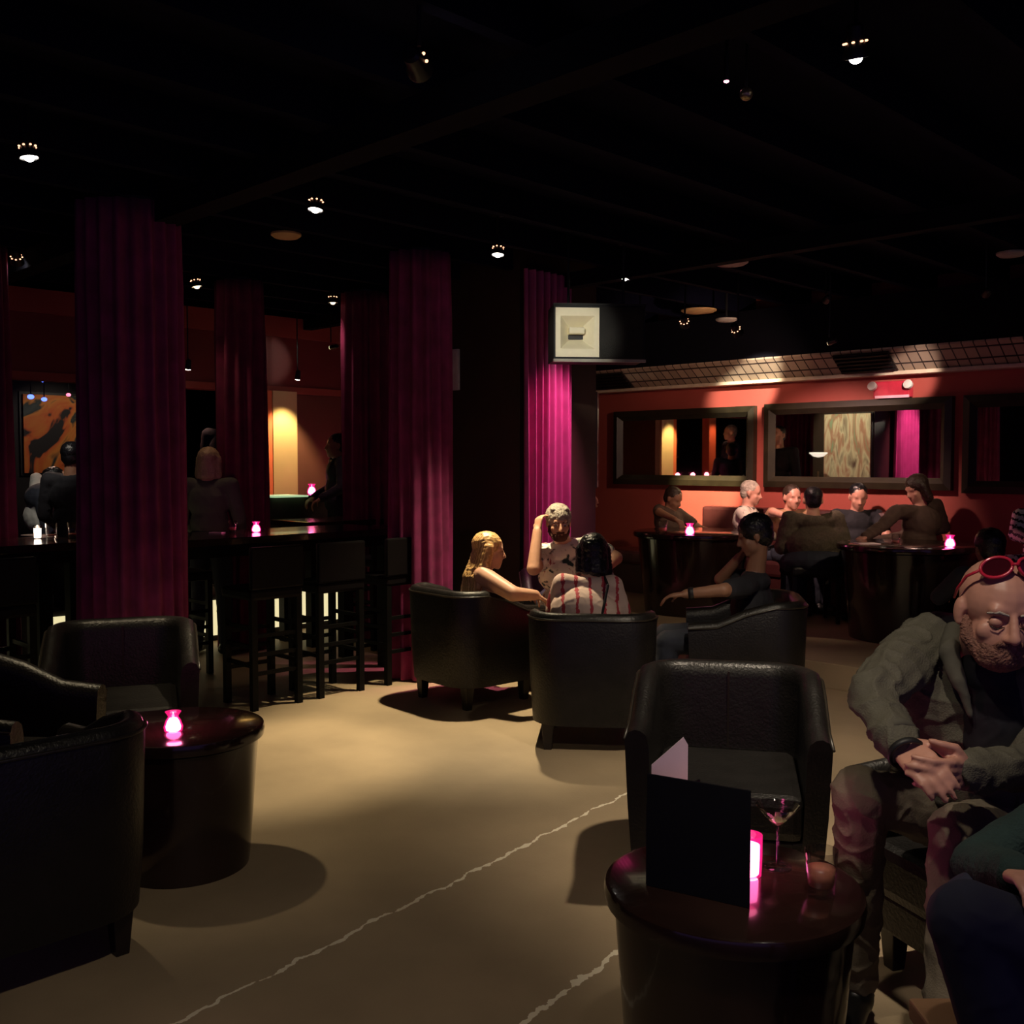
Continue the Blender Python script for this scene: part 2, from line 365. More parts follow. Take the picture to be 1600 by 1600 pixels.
# ================================================================ SETTING
WY = 9.26                                  # mirror wall plane
CZ = 3.25
def struct(mb, name, m, **k):
    o = mb.build(name, m, **k); o['kind'] = 'structure'; return o
struct(MB().box(-13,3.2,-6,WY+.1,-.1,0), 'floor', M['floor'])
mb = MB().box(-13,3.2,-6,WY+.1,CZ,CZ+.1)
x = -12.6
while x < 3.1:
    mb.box(x, x+.06, -6, WY, CZ-.17, CZ+.01); x += .62
struct(mb, 'ceiling', M['ceiling'])
struct(MB().box(-13,3.2,WY,WY+.12,0,CZ), 'wall_back', M['red'])
struct(MB().box(-13.1,-13,-6,WY,0,CZ), 'wall_left', M['blackwall'])
struct(MB().box(-13.1,-3.4,-6.1,-6,0,CZ), 'wall_near', M['blackwall'])
struct(MB().box(3.2,3.3,4.5,WY,0,CZ), 'wall_right', M['blackwall'])
# main ceiling beam running parallel to the mirror wall
struct(MB().box(-13,3.2,2.75,2.90,CZ-.30,CZ-.165), 'trim_1', M['beam'])
struct(MB().box(-13,3.2,6.15,6.25,CZ-.28,CZ-.165), 'trim_2', M['beam'])
# raised floor under the booths by the mirror wall
struct(MB().box(-7.9,3.2,6.55,WY,0,.18), 'trim_3', M['floor'], bevel=.008)
# raised back area at the left with its backlit riser
struct(MB().box(-13,-8.2,-6,7.9,0,.40), 'trim_4', M['blackwall'])
for i, (y0, y1) in enumerate([(1.0,1.62),(1.68,2.42),(2.95,3.6),(3.66,4.3),(4.36,5.0),(5.06,5.7),(5.76,6.3)]):
    tag(MB().box(-8.2,-8.185,y0,y1,.05,.36).build('riser_light_panel', M['riser'], bevel=.003), ('%s backlit yellow panel in the step front, counted from the left edge' % ('first second third fourth fifth sixth seventh'.split()[i])), 'light panel', 'backlit step riser panels')
# tiled soffit along the mirror wall
mb = MB(); prof = [(WY,2.40),(WY-.10,2.40),(WY-.36,2.585),(WY-.36,2.60),(WY,2.60)]
mb.add([(x,y,z) for x in (-13,3.2) for y,z in prof], [(0,1,6,5),(1,2,7,6),(2,3,8,7),(3,4,9,8),(4,0,5,9),(4,3,2,1,0),(5,6,7,8,9)])
struct(mb, 'trim_5', M['tile'])
struct(MB().box(-13,3.2,WY-.34,WY,2.60,CZ-.17), 'trim_11', M['beam'])
struct(MB().box(-13,3.2,WY-.145,WY,2.37,2.405), 'trim_6', mat('cream_cornice_strip',(.62,.52,.38),.5), bevel=.006)
# air vents in the soffit
for xc, lab in ((at(968,600,11.6).x-.1,'dark slatted air vent in the tiled soffit next to the column'), (at(1336,566,9.6).x+.12,'dark slatted air vent in the tiled soffit above the wide mirror')):
    t = thing('air_vent', lab, 'vent', (xc, WY-.225, 2.49), 0)
    R = Matrix.Rotation(math.radians(-36), 4, 'X')
    MB().box(-.27,.27,-.012,.0,-.13,.13).move(Matrix.Translation((0,-.03,.0)) @ Matrix.Rotation(math.radians(54),4,'X') ).build('grille_frame', M['grille'], t)
    for k in range(5):
        MB().box(-.26,.26,-.02,.0,-.010,.010).move(Matrix.Translation((0,-.04,.0)) @ Matrix.Rotation(math.radians(54),4,'X') @ Matrix.Translation((0,-.008,-.10+.05*k))).build('slat', M['blackmetal'], t)
# left rear: red header over an opening, piers, partition
HX = -9.3
struct(MB().box(HX-.15,HX,-6,7.9,2.33,CZ-.35), 'wall_header', M['darkred'])
struct(MB().box(HX-.2,HX+.03,-6,7.9,CZ-.38,CZ-.17), 'trim_7', M['red'])
struct(MB().box(HX-.15,HX+.02,-6,7.9,2.29,2.36), 'trim_8', M['red'])
struct(MB().box(HX-.15,HX,6.05,7.9,.4,2.33), 'wall_partition', M['brownwall'])
struct(MB().box(HX-.15,HX,-6,1.15,.4,2.33), 'wall_near_left', M['darkred'])
struct(MB().box(HX-.12,HX+.05,5.76,6.05,.4,2.31), 'wall_pier', M['cream'])
struct(MB().box(HX-.5,HX+.04,5.67,5.758,.4,2.31), 'trim_9', M['orange'])
p = at(266,690,9.95)
struct(MB().box(HX-.1,HX+.03,p.y-.09,p.y+.09,.4,2.33), 'trim_10', M['orange'])
struct(MB().box(-13,-7.9,7.9,8.0,0,CZ), 'wall_far', M['brownwall'])
# big square column with dark face
cc = at(812,700,8.05)
COLX, COLY = cc.x, cc.y
struct(MB().box(COLX-.80,COLX,COLY,COLY+.92,0,CZ), 'column_1', M['column'])
# ---------------------------------------------------------------- curtains
def curtain(cx, cy, rx, ry, rz, m, pleats, label, z1=CZ-.18, amp=.028, seed=0, flare=.08):
    rnd = random.Random(seed); n = pleats*10; ph = [rnd.uniform(-.5,.5) for _ in range(pleats)]
    am = [rnd.uniform(.5,1.3) for _ in range(pleats)]
    vs = []; fs = []; Z = [0.012,.3,.8,1.4,2.0,2.6,z1-.12,z1]
    for zi, z in enumerate(Z):
        fl = 1 + flare*(1-z/z1)
        for k in range(n):
            t = 2*math.pi*k/n; j = int(k/10) % pleats; u = (k % 10)/10
            a = am[j]*amp*(math.sin(2*math.pi*u)) * (1.0 if z < z1-.2 else .7)
            wv = .012*math.sin(3*t+z*1.1+seed)
            vs.append(((rx*fl+a+wv)*math.cos(t), (ry*fl+a+wv)*math.sin(t), z))
    for i in range(len(Z)-1):
        for k in range(n):
            k2 = (k+1) % n; fs.append((i*n+k, i*n+k2, (i+1)*n+k2, (i+1)*n+k))
    fs.append(tuple(range(n-1,-1,-1))); fs.append(tuple((len(Z)-1)*n+k for k in range(n)))
    mb = MB(); mb.add(vs, fs)
    t = thing('curtain', label, 'curtain', (cx,cy,0), rz)
    mb.build('curtain_cloth', m, t, smooth=True)
    MB().lathe([(max(rx,ry)*.9,z1-.0),(max(rx,ry)*.9,z1+.02)],24,Matrix.Diagonal((rx/max(rx,ry),ry/max(rx,ry),1,1))).build('ceiling_rail', M['blackmetal'], t)
    return t
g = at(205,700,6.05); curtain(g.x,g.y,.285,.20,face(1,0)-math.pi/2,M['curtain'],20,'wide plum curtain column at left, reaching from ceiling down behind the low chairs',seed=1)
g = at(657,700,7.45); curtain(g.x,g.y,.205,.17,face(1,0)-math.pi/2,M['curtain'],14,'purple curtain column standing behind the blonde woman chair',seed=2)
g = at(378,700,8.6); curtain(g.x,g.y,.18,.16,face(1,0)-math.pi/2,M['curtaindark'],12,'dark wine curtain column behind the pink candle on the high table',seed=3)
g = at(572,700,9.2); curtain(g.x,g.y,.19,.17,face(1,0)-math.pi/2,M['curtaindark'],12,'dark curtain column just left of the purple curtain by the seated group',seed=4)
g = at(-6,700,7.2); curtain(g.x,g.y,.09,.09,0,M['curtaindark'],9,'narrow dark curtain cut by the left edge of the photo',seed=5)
# lit magenta curtain hanging over the right face of the column
def sheet_curtain():
    n = 150; L = .56; vs = []; fs = []; Z = [.02,.5,1.0,1.5,2.0,2.5,3.0,3.06]
    for z in Z:
        for k in range(n):
            s = k/(n-1); y = COLY-.05 + L*s*(1-.03*(z/3))
            x = COLX+.10 + .030*math.sin(s*2*math.pi*7+.4*math.sin(5*s)) + .012*math.sin(s*37+z*.8)
            vs.append((x,y,z))
        for k in range(n-1,-1,-1):
            s = k/(n-1); y = COLY-.05 + L*s*(1-.03*(z/3))
            x = COLX+.10-.018 + .030*math.sin(s*2*math.pi*7+.4*math.sin(5*s)) + .012*math.sin(s*37+z*.8)
            vs.append((x,y,z))
    N2 = 2*n
    for i in range(len(Z)-1):
        for k in range(N2):
            k2 = (k+1) % N2; fs.append((i*N2+k,i*N2+k2,(i+1)*N2+k2,(i+1)*N2+k))
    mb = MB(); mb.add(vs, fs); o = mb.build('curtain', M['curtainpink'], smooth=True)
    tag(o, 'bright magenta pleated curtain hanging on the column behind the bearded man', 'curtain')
sheet_curtain()
# light switch strip on the dark column's left side
q = at(701,575,8.4)
tag(MB().box(-.05,.05,-.03,.0,-.17,.17).build('wall_panel', M['whitepl'], loc=(COLX-.74, COLY-.002, q.z), bevel=.008),
    'pale upright rectangular panel on the dark column beside the purple curtain', 'wall panel')
# ---------------------------------------------------------------- mirrors
def mirror(pxa, pxb, ztop, zbot, label):
    def wx(px):
        t = (px-800)/1600; b = WY/((1+t)*S2); return (t-1)*b*S2
    x0, x1 = wx(pxa), wx(pxb)
    t = thing('wall_mirror', label, 'mirror', ((x0+x1)/2, WY, zbot), 0)
    hw = (x1-x0)/2; h = ztop-zbot; f = .11
    mb = MB()
    vs = []; fs = []
    for (fx, fz, y) in ((0,0,0),(0,0,-.07),(f*.55,f*.55,-.085),(f,f,-.03),(f,f,0)):
        vs += [(-hw+fx,y,fz),(hw-fx,y,fz),(hw-fx,y,h-fz),(-hw+fx,y,h-fz)]
    for i in range(4):
        for k in range(4):
            k2 = (k+1)%4; fs.append((i*4+k,i*4+k2,(i+1)*4+k2,(i+1)*4+k))
    mb.add(vs, fs); mb.build('frame', M['frame'], t)
    MB().box(-hw+f-.005,hw-f+.005,-.028,-.012,f-.005,h-f+.005).build('mirror_glass', M['mirror'], t)
mirror(964,1182,2.15,1.32,'dark framed wall mirror nearest the column, its right edge lit olive')
mirror(1198,1490,2.16,1.32,'wide dark framed wall mirror in the middle, under the red emergency light')
mirror(1507,1790,2.16,1.30,'dark framed wall mirror at right, cut off by the edge of the photo')
# ================================================================ LIGHT FIXTURES
def spot_fixture(px, py, b, watts, col, aim, cone, label, i):
    p = at(px, py, b) if py > 0 else W((px-800)/1600*b, b, 3.0); tgt = W(*aim)
    t = thing('ceiling_spotlight', label, 'spotlight', p)
    d = (tgt-p).normalized(); q = d.to_track_quat('-Z', 'Y').to_matrix().to_4x4()
    top = CZ-p.z-.002
    MB().lathe([(.05,top-.02),(.05,top)],20).build('mount_disc', M['blackmetal'], t)
    MB().tube([(0,0,.07),(0,0,top-.01)], .008).build('stem', M['blackmetal'], t)
    MB().lathe([(.020,.10),(.030,.09),(.034,.03),(.046,.0),(.046,-.012),(.040,-.012),(.040,-.002),(.01,.0)],24,q).build('lamp_housing', M['blackmetal'], t, auto=40)
    lens = M['lamp_pink'] if col[1] < .2 else (M['lamp_dim'] if watts < 27 else M['lamp_glass'])
    MB().lathe([(.001,.0),(.038,-.001),(.038,-.006),(.001,-.016)],24,q).build('lens', lens, t, smooth=True)
    MB().ell(q @ Vector((0,0,-.012)),(.022,.022,.016)).build('bulb', lens, t, smooth=True)
    vb = MB()
    for k in range(3 if px == 655 else 8):
        a = 2*math.pi*k/8; vb.ell(Vector((.037*math.cos(a), .037*math.sin(a), .04)), (.006,.006,.004), n=8, m=6)
    vb.move(q).build('vent_ring', M['lamp_orange'], t)
    ld = bpy.data.lights.new('bulb_light', 'SPOT'); ld.energy = watts; ld.color = col; ld.spot_size = math.radians(cone); ld.spot_blend = .75; ld.shadow_soft_size = .04
    lo = bpy.data.objects.new('bulb_light', ld); C.objects.link(lo); lo.parent = t
    lo.location = d*.03; lo.rotation_euler = d.to_track_quat('-Z','Y').to_euler()
for i, L_ in enumerate(LAMPS): spot_fixture(*L_, i)
# extra lamps whose beams matter: pier washer, mural washer, soffit washer, painting washer, header glow
def small_fixture(p, tgt, watts, col, cone, label, lens='lamp_glass', blend=.6, r=.03):
    t = thing('wall_washer_light', label, 'spotlight', p)
    d = (tgt-p).normalized(); q = d.to_track_quat('-Z','Y').to_matrix().to_4x4()
    MB().lathe([(.012,.09),(r*.8,.08),(r,.0),(r*.85,-.006),(r*.2,-.004)],20,q).build('lamp_housing', M['blackmetal'], t, auto=40)
    MB().lathe([(.001,-.004),(r*.8,-.006),(r*.8,-.009),(.001,-.014)],20,q).build('lens', M[lens], t, smooth=True)
    MB().tube([(0,0,.05),(0,0,max(.1,CZ-.004-p.z))], .006).build('stem', M['blackmetal'], t)
    ld = bpy.data.lights.new('bulb_light','SPOT'); ld.energy = watts; ld.color = col; ld.spot_size = math.radians(cone); ld.spot_blend = blend; ld.shadow_soft_size = .03
    lo = bpy.data.objects.new('bulb_light', ld); C.objects.link(lo); lo.parent = t; lo.location = d*.02; lo.rotation_euler = d.to_track_quat('-Z','Y').to_euler()
    return t
small_fixture(Vector((HX+.34,5.87,2.42)), Vector((HX+.10,5.86,1.2)), 90, (1,.78,.38), 75, 'small washer lamp above the glowing cream pier')
small_fixture(Vector((HX+.30,p.y,2.45)), Vector((HX+.05,p.y,1.2)), 26, (1,.5,.3), 70, 'small washer lamp above the thin orange pier')
m0 = at(80,690,11.8)
small_fixture(Vector((m0.x+1.5,m0.y+.3,2.75)), Vector((m0.x,m0.y,1.85)), 20, (1,.85,.65), 46, 'small washer lamp shining on the orange mural')
small_fixture(at(1290,470,8.3), at(1185,592,10.2), 1100, (1,.88,.68), 15, 'small lamp lighting the tiled soffit over the left mirrors','lamp_dim')
small_fixture(at(1296,536,8.2), at(1005,650,11.3), 80, (1,.62,.42), 70, 'dim lamp in front of the mirror wall lighting its left end','lamp_dim', r=.02)
small_fixture(at(1540,460,7.2), at(1440,570,8.9), 330, (1,.75,.65), 14, 'dim lamp lighting the tiled soffit above the right mirror','lamp_dim')
small_fixture(Vector((COLX-.3,COLY+1.9,2.9)), Vector((COLX-.32,COLY+.95,1.8)), 70, (1,.88,.65), 50, 'added lamp brightening the streaked painting for its mirror reflection')  # added lamp, only there to brighten the canvas in the reflection
small_fixture(at(517,543,10.3), at(440,560,10.6), 5, (.8,1,.8), 40, 'tiny pale lamp high behind the left dark curtain','lamp_dim', r=.024)
small_fixture(at(555,547,10.3), at(555,700,10.3), 2, (.8,.9,1), 40, 'tiny bluish white lamp right beside the dark curtain','lamp_glass', r=.018)
small_fixture(at(1135,124,3.9), at(1135,800,3.9), 1.5, (1,.1,.5), 40, 'tiny pink lamp high under the ceiling beside a brass bulb','lamp_pink', r=.012)
# round ceiling discs, dark bulbs
for px, py, b, r, mm, lab in ((447,368,6.9,.10,'disc','tan oval ceiling disc between two left spotlights'),
        (1142,411,7.8,.13,'disc2','grey round ceiling speaker between red spotlight and mirror wall'),
        (1580,397,7.4,.10,'disc2','dim grey disc on the ceiling at the right edge'),
        (1092,486,10.0,.17,'disc','brown ceiling disc above the two small far spotlights'),
        (1135,500,9.8,.10,'disc2','small dim ceiling disc above the right far spotlight')):
    c0 = at(px,py,b); top = CZ-.004-c0.z
    t = thing('ceiling_disc', lab, 'ceiling fitting', c0)
    MB().lathe([(r*.2,-.02),(r*.8,-.015),(r,0),(r,.012),(r*.4,.02)],32).build('cover', M[mm], t, auto=40)
    MB().tube([(0,0,.015),(0,0,max(.05,top))],.012).build('stem', M['blackmetal'], t)
b0 = at(1166,147,3.8)
t = thing('ceiling_bulb', 'small unlit brass bulb hanging by the pink lamp at top right', 'bulb', b0)
MB().ell((0,0,0),(.024,.024,.024)).build('bulb', M['brass'], t, smooth=True); MB().tube([(0,0,.02),(0,0,CZ-.004-b0.z)],.005).build('cord', M['blackmetal'], t)
# blue and red little lamps in front of the mural
for px, py, mm, lab, r in ((48,620,'blue','left of the blue lamps in front of the orange mural',.035),(69,624,'blue','brightest right-hand blue lamp in front of the orange mural',.03),(67,595,'blue','faint upper blue lamp above the orange mural',.02),(107,617,'waxred','thin red glowing lamp above the orange mural',.025)):
    c0 = at(px,py,11.2); t = thing('hanging_lamp', lab, 'lamp', c0)
    MB().ell((0,0,0),(r,r,r*.75)).build('globe', M[mm], t, smooth=True); MB().tube([(0,0,r*.6),(0,0,CZ-.004-c0.z)],.006).build('cord', M['blackmetal'], t)
# mural and painting
t = thing('mural', 'abstract orange and black mural on the far left wall', 'painting', (m0.x, m0.y, 1.0), 0)
MB().box(-.03,.0,-.30,.85,.45,1.34).build('painted_panel', M['mural'], t); MB().box(-.05,-.03,-.33,.88,.42,1.37).build('frame', M['black'], t)
struct(MB().box(m0.x-.12,m0.x-.055,m0.y-1.6,m0.y+1.6,.4,3.0), 'wall_mural', M['blackwall'])
t = thing('painting', 'tall abstract canvas with pale and rust streaks reflected in wide mirror', 'painting', (COLX-.32, COLY+.92+.03, 1.36), math.pi/2)
MB().box(0,.03,-.30,.30,0,.80).build('canvas', M['canvas'], t); MB().box(-.03,.0,-.31,.31,-.01,.81).build('stretcher_frame', M['black'], t)
# emergency light
e0 = at(1390,608,9.45); e0.y = WY-.005
t = thing('emergency_light', 'red emergency light box with two lamp heads above wide mirror', 'emergency light', e0)
MB().box(-.17,.17,-.09,0,-.075,.075).build('box', M['redplastic'], t, bevel=.01)
for s in (-1,1):
    q = Matrix.Translation((s*.17,-.10,.03)) @ Matrix.Rotation(math.radians(70),4,'X')
    MB().lathe([(.02,-.03),(.042,.0),(.042,.03),(.03,.034)],20,q).build('lamp_head', M['whitepl'], t, auto=40)
MB().box(-.15,.17,-.10,-.085,-.08,-.055).build('lower_strip', mat('pink_lit_strip',(.9,.5,.6),.4), t)
# ---------------------------------------------------------------- big hung loudspeaker
s0 = at(937,520,7.25)
t = thing('loudspeaker', 'long black loudspeaker with cream horn hung under ceiling by column', 'speaker', s0, face(.10,-1)+0)
HW, HH = .325, .195       # local +Y is the front
MB().box(-HW,HW,-.30,-.115,-HH,HH).box(-HW,.003,-.115,0,-HH,HH).box(0,HW,-.115,0,HH-.02,HH).box(0,HW,-.115,0,-HH,-HH+.02).box(HW-.012,HW,-.115,0,-HH+.02,HH-.02).build('cabinet', M['speakerbox'], t)
MB().box(-HW-.004,HW+.004,-.02,.012,-HH-.010,-HH+.010).build('bottom_trim', mat('pale_metal_trim',(.35,.33,.28),.4), t)
MB().box(-HW-.004,HW+.004,-.02,.012,HH-.006,HH+.008).build('top_trim', M['speakerbox'], t)
# horn (seen at the left of the front: local +X is to the viewer's left)
hb = MB(); cx = HW-.165; vs = []; ring = [(.155,.172,.014),(.120,.115,.014),(.115,.110,.008),(.030,.030,-.10)]
for a,bb,y in ring: vs += [(cx-a,y,-bb),(cx+a,y,-bb),(cx+a,y,bb),(cx-a,y,bb)]
fs = [(i*4+k,i*4+(k+1)%4,(i+1)*4+(k+1)%4,(i+1)*4+k) for i in range(3) for k in range(4)]+[(12,13,14,15)]
hb.add(vs, fs); hb.build('horn', M['speakerwhite'], t)
pb = MB().box(cx-.055,cx+.055,-.085,-.002,-.008,.038); pb.build('horn_lip', M['speakerwhite'], t, bevel=.008)
MB().box(cx-.060,cx+.060,-.09,-.070,-.040,-.010).build('horn_throat', M['black'], t)
MB().lathe([(.02,.0),(.06,-.004),(.13,.012),(.142,.014),(.15,.004)],36,Matrix.Translation((-.15,.0,0)) @ Matrix.Rotation(-math.pi/2,4,'X')).build('woofer', M['black'], t, smooth=True)
MB().box(-.31,.0,.006,.018,-.18,.18).build('grille_cloth', mat('dark_grille_cloth',(.016,.015,.014),.9,bump=.5,bscale=300), t, bevel=.005)
for sx in (-.2,.2):
    MB().tube([(sx,-.15,HH),(sx,-.15,CZ-.004-s0.z)],.01).build('hanging_rod', M['blackmetal'], t)
# ================================================================ FURNITURE
def armchair():
    t = thing('armchair', 'x', 'armchair', (0,0,0))
    path = []
    hw, yb, yf = .355, -.36, .34; rc = .20
    path.append((hw, yf, 0)); path.append((hw, yf*.5, 0)); path.append((hw, 0, 0))
    for k in range(0, 10):
        a = math.pi/2*k/9; path.append((hw-rc+rc*math.cos(a), yb+rc-rc*math.sin(a), 0))
    left = [(-x,y,0) for x,y,_ in reversed(path)]
    path = path+[(0,yb,0)]+left
    pts = [Vector(p) for p in path]; n = len(pts)
    nor = []
    for i in range(n):
        tg = (pts[min(i+1,n-1)]-pts[max(i-1,0)]).normalized(); nor.append(Vector((-tg.y, tg.x, 0)))
    if nor[0].x < 0: nor = [-v for v in nor]
    # ensure outward
    nor = [v if v.dot(p-Vector((0,.0,0))) > 0 else -v for v, p in zip(nor, pts)]
    th = .085; vs = []; fs = []; rail = []
    for p_, nn in zip(pts, nor):
        u = min(1, max(0, (p_.y+.16)/.42)); u = u*u*(3-2*u); zt = .765-.135*u
        prof = [(0,.15,.93),(0,.35,.97),(0,zt-.04,1),(-.012,zt-.010,1),(-.035,zt,1),(-.055,zt-.004,1),(-th+.01,zt-.02,1),(-th,zt-.06,1),(-th,.30,.97),(-th,.15,.93)]
        for off, z, sc_ in prof:
            v = (p_+nn*off); vs.append((v.x*sc_, v.y*sc_, z))
        rail.append(Vector((p_.x, p_.y, zt-.035))+nn*.002)
    m = 10
    for i in range(n-1):
        for k in range(m):
            k2 = (k+1)%m; fs.append((i*m+k,i*m+k2,(i+1)*m+k2,(i+1)*m+k))
    fs.append(tuple(range(m))); fs.append(tuple((n-1)*m+k for k in range(m-1,-1,-1)))
    mb = MB(); mb.add(vs, fs); mb.build('backrest_and_arms', M['leather'], t, auto=50)
    MB().tube(rail, .006, 6).build('piping', M['piping'], t, smooth=True)
    sb = MB().box(-.262,.262,-.27,.34,.26,.42); sb.build('seat_cushion', M['leather'], t, bevel=.035)
    MB().box(-.28,.28,-.28,.32,.15,.26).build('seat_base', M['leather'], t, bevel=.01)
    MB().box(-.004,.004,-.277,-.269,.42,.73).build('back_seam', M['piping'], t)
    for sx in (-1,1):
        for sy in (-1,1):
            MB().taperbox(sx*.24, sy*.24, 0, .155, .022, .034).build('leg', M['darkleg'], t, bevel=.004)
    return t
CH = armchair(); used = [0]
def chair(a, b, fa, fb, label, z=0):
    loc = W(a, b, z); r = face(fa, fb)
    if not used[0]:
        used[0] = 1; CH.location = loc; CH.rotation_euler.z = r; CH['label'] = label; CH['group'] = 'black leather tub chairs'; return CH
    return copy_thing(CH, loc, r, label, 'black leather tub chairs')
chair(-.26,6.78, .75,.65, 'black tub chair in which the blonde woman sits, rim catching light')
chair(.46,5.78, .10,1, 'black tub chair with its back to us under the red striped shirt')
chair(.42,7.62,.05,-1, 'black tub chair of the bearded man, against the magenta curtain')
chair(1.42,6.25,-1,.15, 'black tub chair of the person resting chin on hand')
chair(.82,3.85,-.22,-1, 'large empty black tub chair facing us behind the standing menu')
chair(1.50,2.98,-1,-.35, 'black tub chair under the bald man in the olive jacket')
chair(-1.60,3.22,-1,1, 'black tub chair nearest us at the lower left corner, back turned')
chair(-2.12,4.05,1,-.1, 'black tub chair behind the nearest one, cut by the left edge')
chair(-1.93,5.02,.35,-1, 'black tub chair with lit backrest behind the left low table')
chair(1.48,1.95,-1,.25, 'black tub chair at the lower right edge under the person in teal')
def drum_table(a, b, r, h, label, z=0, group=None, base=.80):
    t = thing('drum_table', label, 'table', W(a,b,z), 0, group)
    MB().lathe([(r*.9,h-.055),(r,h-.045),(r+.004,h-.02),(r,h-.004),(r-.012,h)],64).build('tabletop', M['darkwood'], t, auto=30)
    MB().lathe([(r*base,.0),(r*base+.004,.03),(r*.93,h-.055)],56).build('drum_base', M['darkwood'], t, auto=40)
    return t
drum_table(.54,2.46,.31,.55,'dark round drum table in right foreground with standing menu and glasses')
drum_table(-1.29,3.96,.31,.55,'dark round drum table at left with a glowing pink candle')
drum_table(.62,6.68,.27,.52,'small dark drum table in the middle of the seated group')
drum_table(1.70,9.55,.56,.75,'large dark round table before the left mirror with a pink candle',z=.18)
drum_table(3.12,8.10,.52,.75,'large dark round table behind the bald man, candle at its right',z=.18)
# high tables and bar stools
def high_table(x0,x1,y0,y1,label):
    cx, cy = (x0+x1)/2, (y0+y1)/2; t = thing('high_table', label, 'table', (cx,cy,0), 0, 'dark high tables'); w_, d_ = (x1-x0)/2, (y1-y0)/2
    MB().box(-w_,w_,-d_,d_,1.02,1.07).build('tabletop', M['darkwood'], t, bevel=.006)
    MB().box(-w_+.05,w_-.05,-d_+.05,d_-.05,.94,1.02).build('apron', M['stool'], t)
    for sx in (-1,1):
        for sy in (-1,1): MB().box(sx*(w_-.09)-.045,sx*(w_-.09)+.045,sy*(d_-.09)-.045,sy*(d_-.09)+.045,0,.95).build('leg', M['stool'], t, bevel=.004)
    return t
high_table(-6.85,-6.15,2.80,4.95,'dark high table with pink candle, between the left curtain and the group')
high_table(-7.2,-6.5,.95,2.72,'dark high table at far left edge holding white candle and glasses')
high_table(-7.85,-7.25,4.85,5.95,'high table standing farthest back, its top catching reddish light')
def stool():
    t = thing('bar_stool','x','bar stool',(0,0,0))
    MB().box(-.19,.19,-.19,.19,.70,.77).build('seat', M['stoolleather'], t, bevel=.02)
    MB().box(-.19,.19,-.20,-.16,.77,1.04).build('backrest', M['stoolleather'], t, bevel=.012)
    for sx in (-1,1):
        for sy in (-1,1): MB().box(sx*.165-.02,sx*.165+.02,sy*.165-.02,sy*.165+.02,0,.71).build('leg', M['stool'], t)
    for z in (.22,.34,.46):
        for sy in (-1,1): MB().box(-.16,.16,sy*.165-.01,sy*.165+.01,z,z+.025).build('rung', M['stool'], t)
        for sx in (-1,1): MB().box(sx*.165-.01,sx*.165+.01,-.16,.16,z+.05,z+.075).build('rung', M['stool'], t)
    return t
ST = stool(); first = True
for i,(x,y,r,lab) in enumerate([(-5.86,3.55,90,'dark bar stool at the near end of the candle-lit high table'),(-5.86,4.05,90,'dark bar stool in the middle of the near side of the high table'),(-5.86,4.62,90,'dark bar stool at the far end of the near side of the high table'),
      (-7.12,3.6,-90,'dark bar stool behind the candle-lit high table, leftmost of that side'),
      (-6.2,1.35,90,'dark bar stool at the left high table, by the photo edge'),(-6.2,2.0,90,'dark bar stool at the left high table, behind the lit tub chair'),(-7.5,2.2,-90,'dark bar stool behind the left high table'),(-6.98,5.35,90,'dark bar stool at the farthest high table')]):
    if i == 0: ST.location = (x,y,0); ST.rotation_euler.z = math.radians(r); ST['label'] = lab; ST['group'] = 'bar stools at the high tables'
    else: copy_thing(ST, (x,y,0), math.radians(r), lab, 'bar stools at the high tables')
# ledge wall with glass shelf behind the high tables
struct(MB().box(-8.78,-8.50,5.25,7.9,.4,1.235), 'wall_ledge', mat('dark_green_panel',(.03,.028,.018),.5))
t = tag(MB().box(-8.82,-8.44,5.27,5.64,1.236,1.252).build('glass_shelf', M['greenglass'], bevel=.003), 'pale green glowing glass shelf in front of the cream pier', 'shelf')
t = tag(MB().box(-8.8,-8.46,5.645,7.85,1.236,1.252).build('ledge_top', M['darkwood'], bevel=.003), 'dark ledge top with candles to the right of the glowing shelf', 'shelf')
# banquette
def wx_at(px, y):
    tt = (px-800)/1600; b = y/((1+tt)*S2); return (tt-1)*b*S2
bx0, bx1 = wx_at(985, 9.1), wx_at(1445, 9.1)
t = thing('banquette', 'long oxblood banquette under the mirrors on the red wall', 'bench', ((bx0+bx1)/2, 8.92, .18))
hw = (bx1-bx0)/2
MB().box(-hw,hw,-.30,.30,0,.30).build('base', M['bananq'], t); MB().box(-hw+.01,hw-.01,-.32,.12,.30,.45).build('seat_cushion', M['bananq'], t, bevel=.03)
MB().box(-hw+1.0,hw,.12,.32,.30,.93).build('backrest', M['bananq'], t, bevel=.03)
# simple wooden chairs used at the far round tables
def side_chair():
    t = thing('side_chair','x','chair',(0,0,0))
    MB().box(-.22,.22,-.2,.22,.40,.46).build('seat', M['leather'], t, bevel=.02)
    MB().box(-.22,.22,-.24,-.19,.42,.50).build('backrest', M['leather'], t, bevel=.02)
    for sx in (-1,1):
        for sy in (-1,1): MB().taperbox(sx*.19,sy*.18,0,.41,.014,.02).build('leg', M['darkleg'], t)
    return t
SC = side_chair(); g = W(2.62,8.95,.18); SC.location = g; SC.rotation_euler.z = face(.0,1); SC['label'] = 'dark side chair under the man in the brown tweed jacket'; SC['group'] = 'side chairs at the far tables'
copy_thing(SC, W(3.62,9.02,.18), face(-.5,-.6), 'dark side chair under the person in the chestnut jacket', 'side chairs at the far tables')
copy_thing(SC, W(3.95,7.55,.18), face(-.6,.2), 'dark side chair under the person in black and white stripes', 'side chairs at the far tables')
copy_thing(SC, W(3.18,6.55,.0), face(.0,1), 'dark side chair of the dark-haired person behind the bald man', 'side chairs at the far tables')
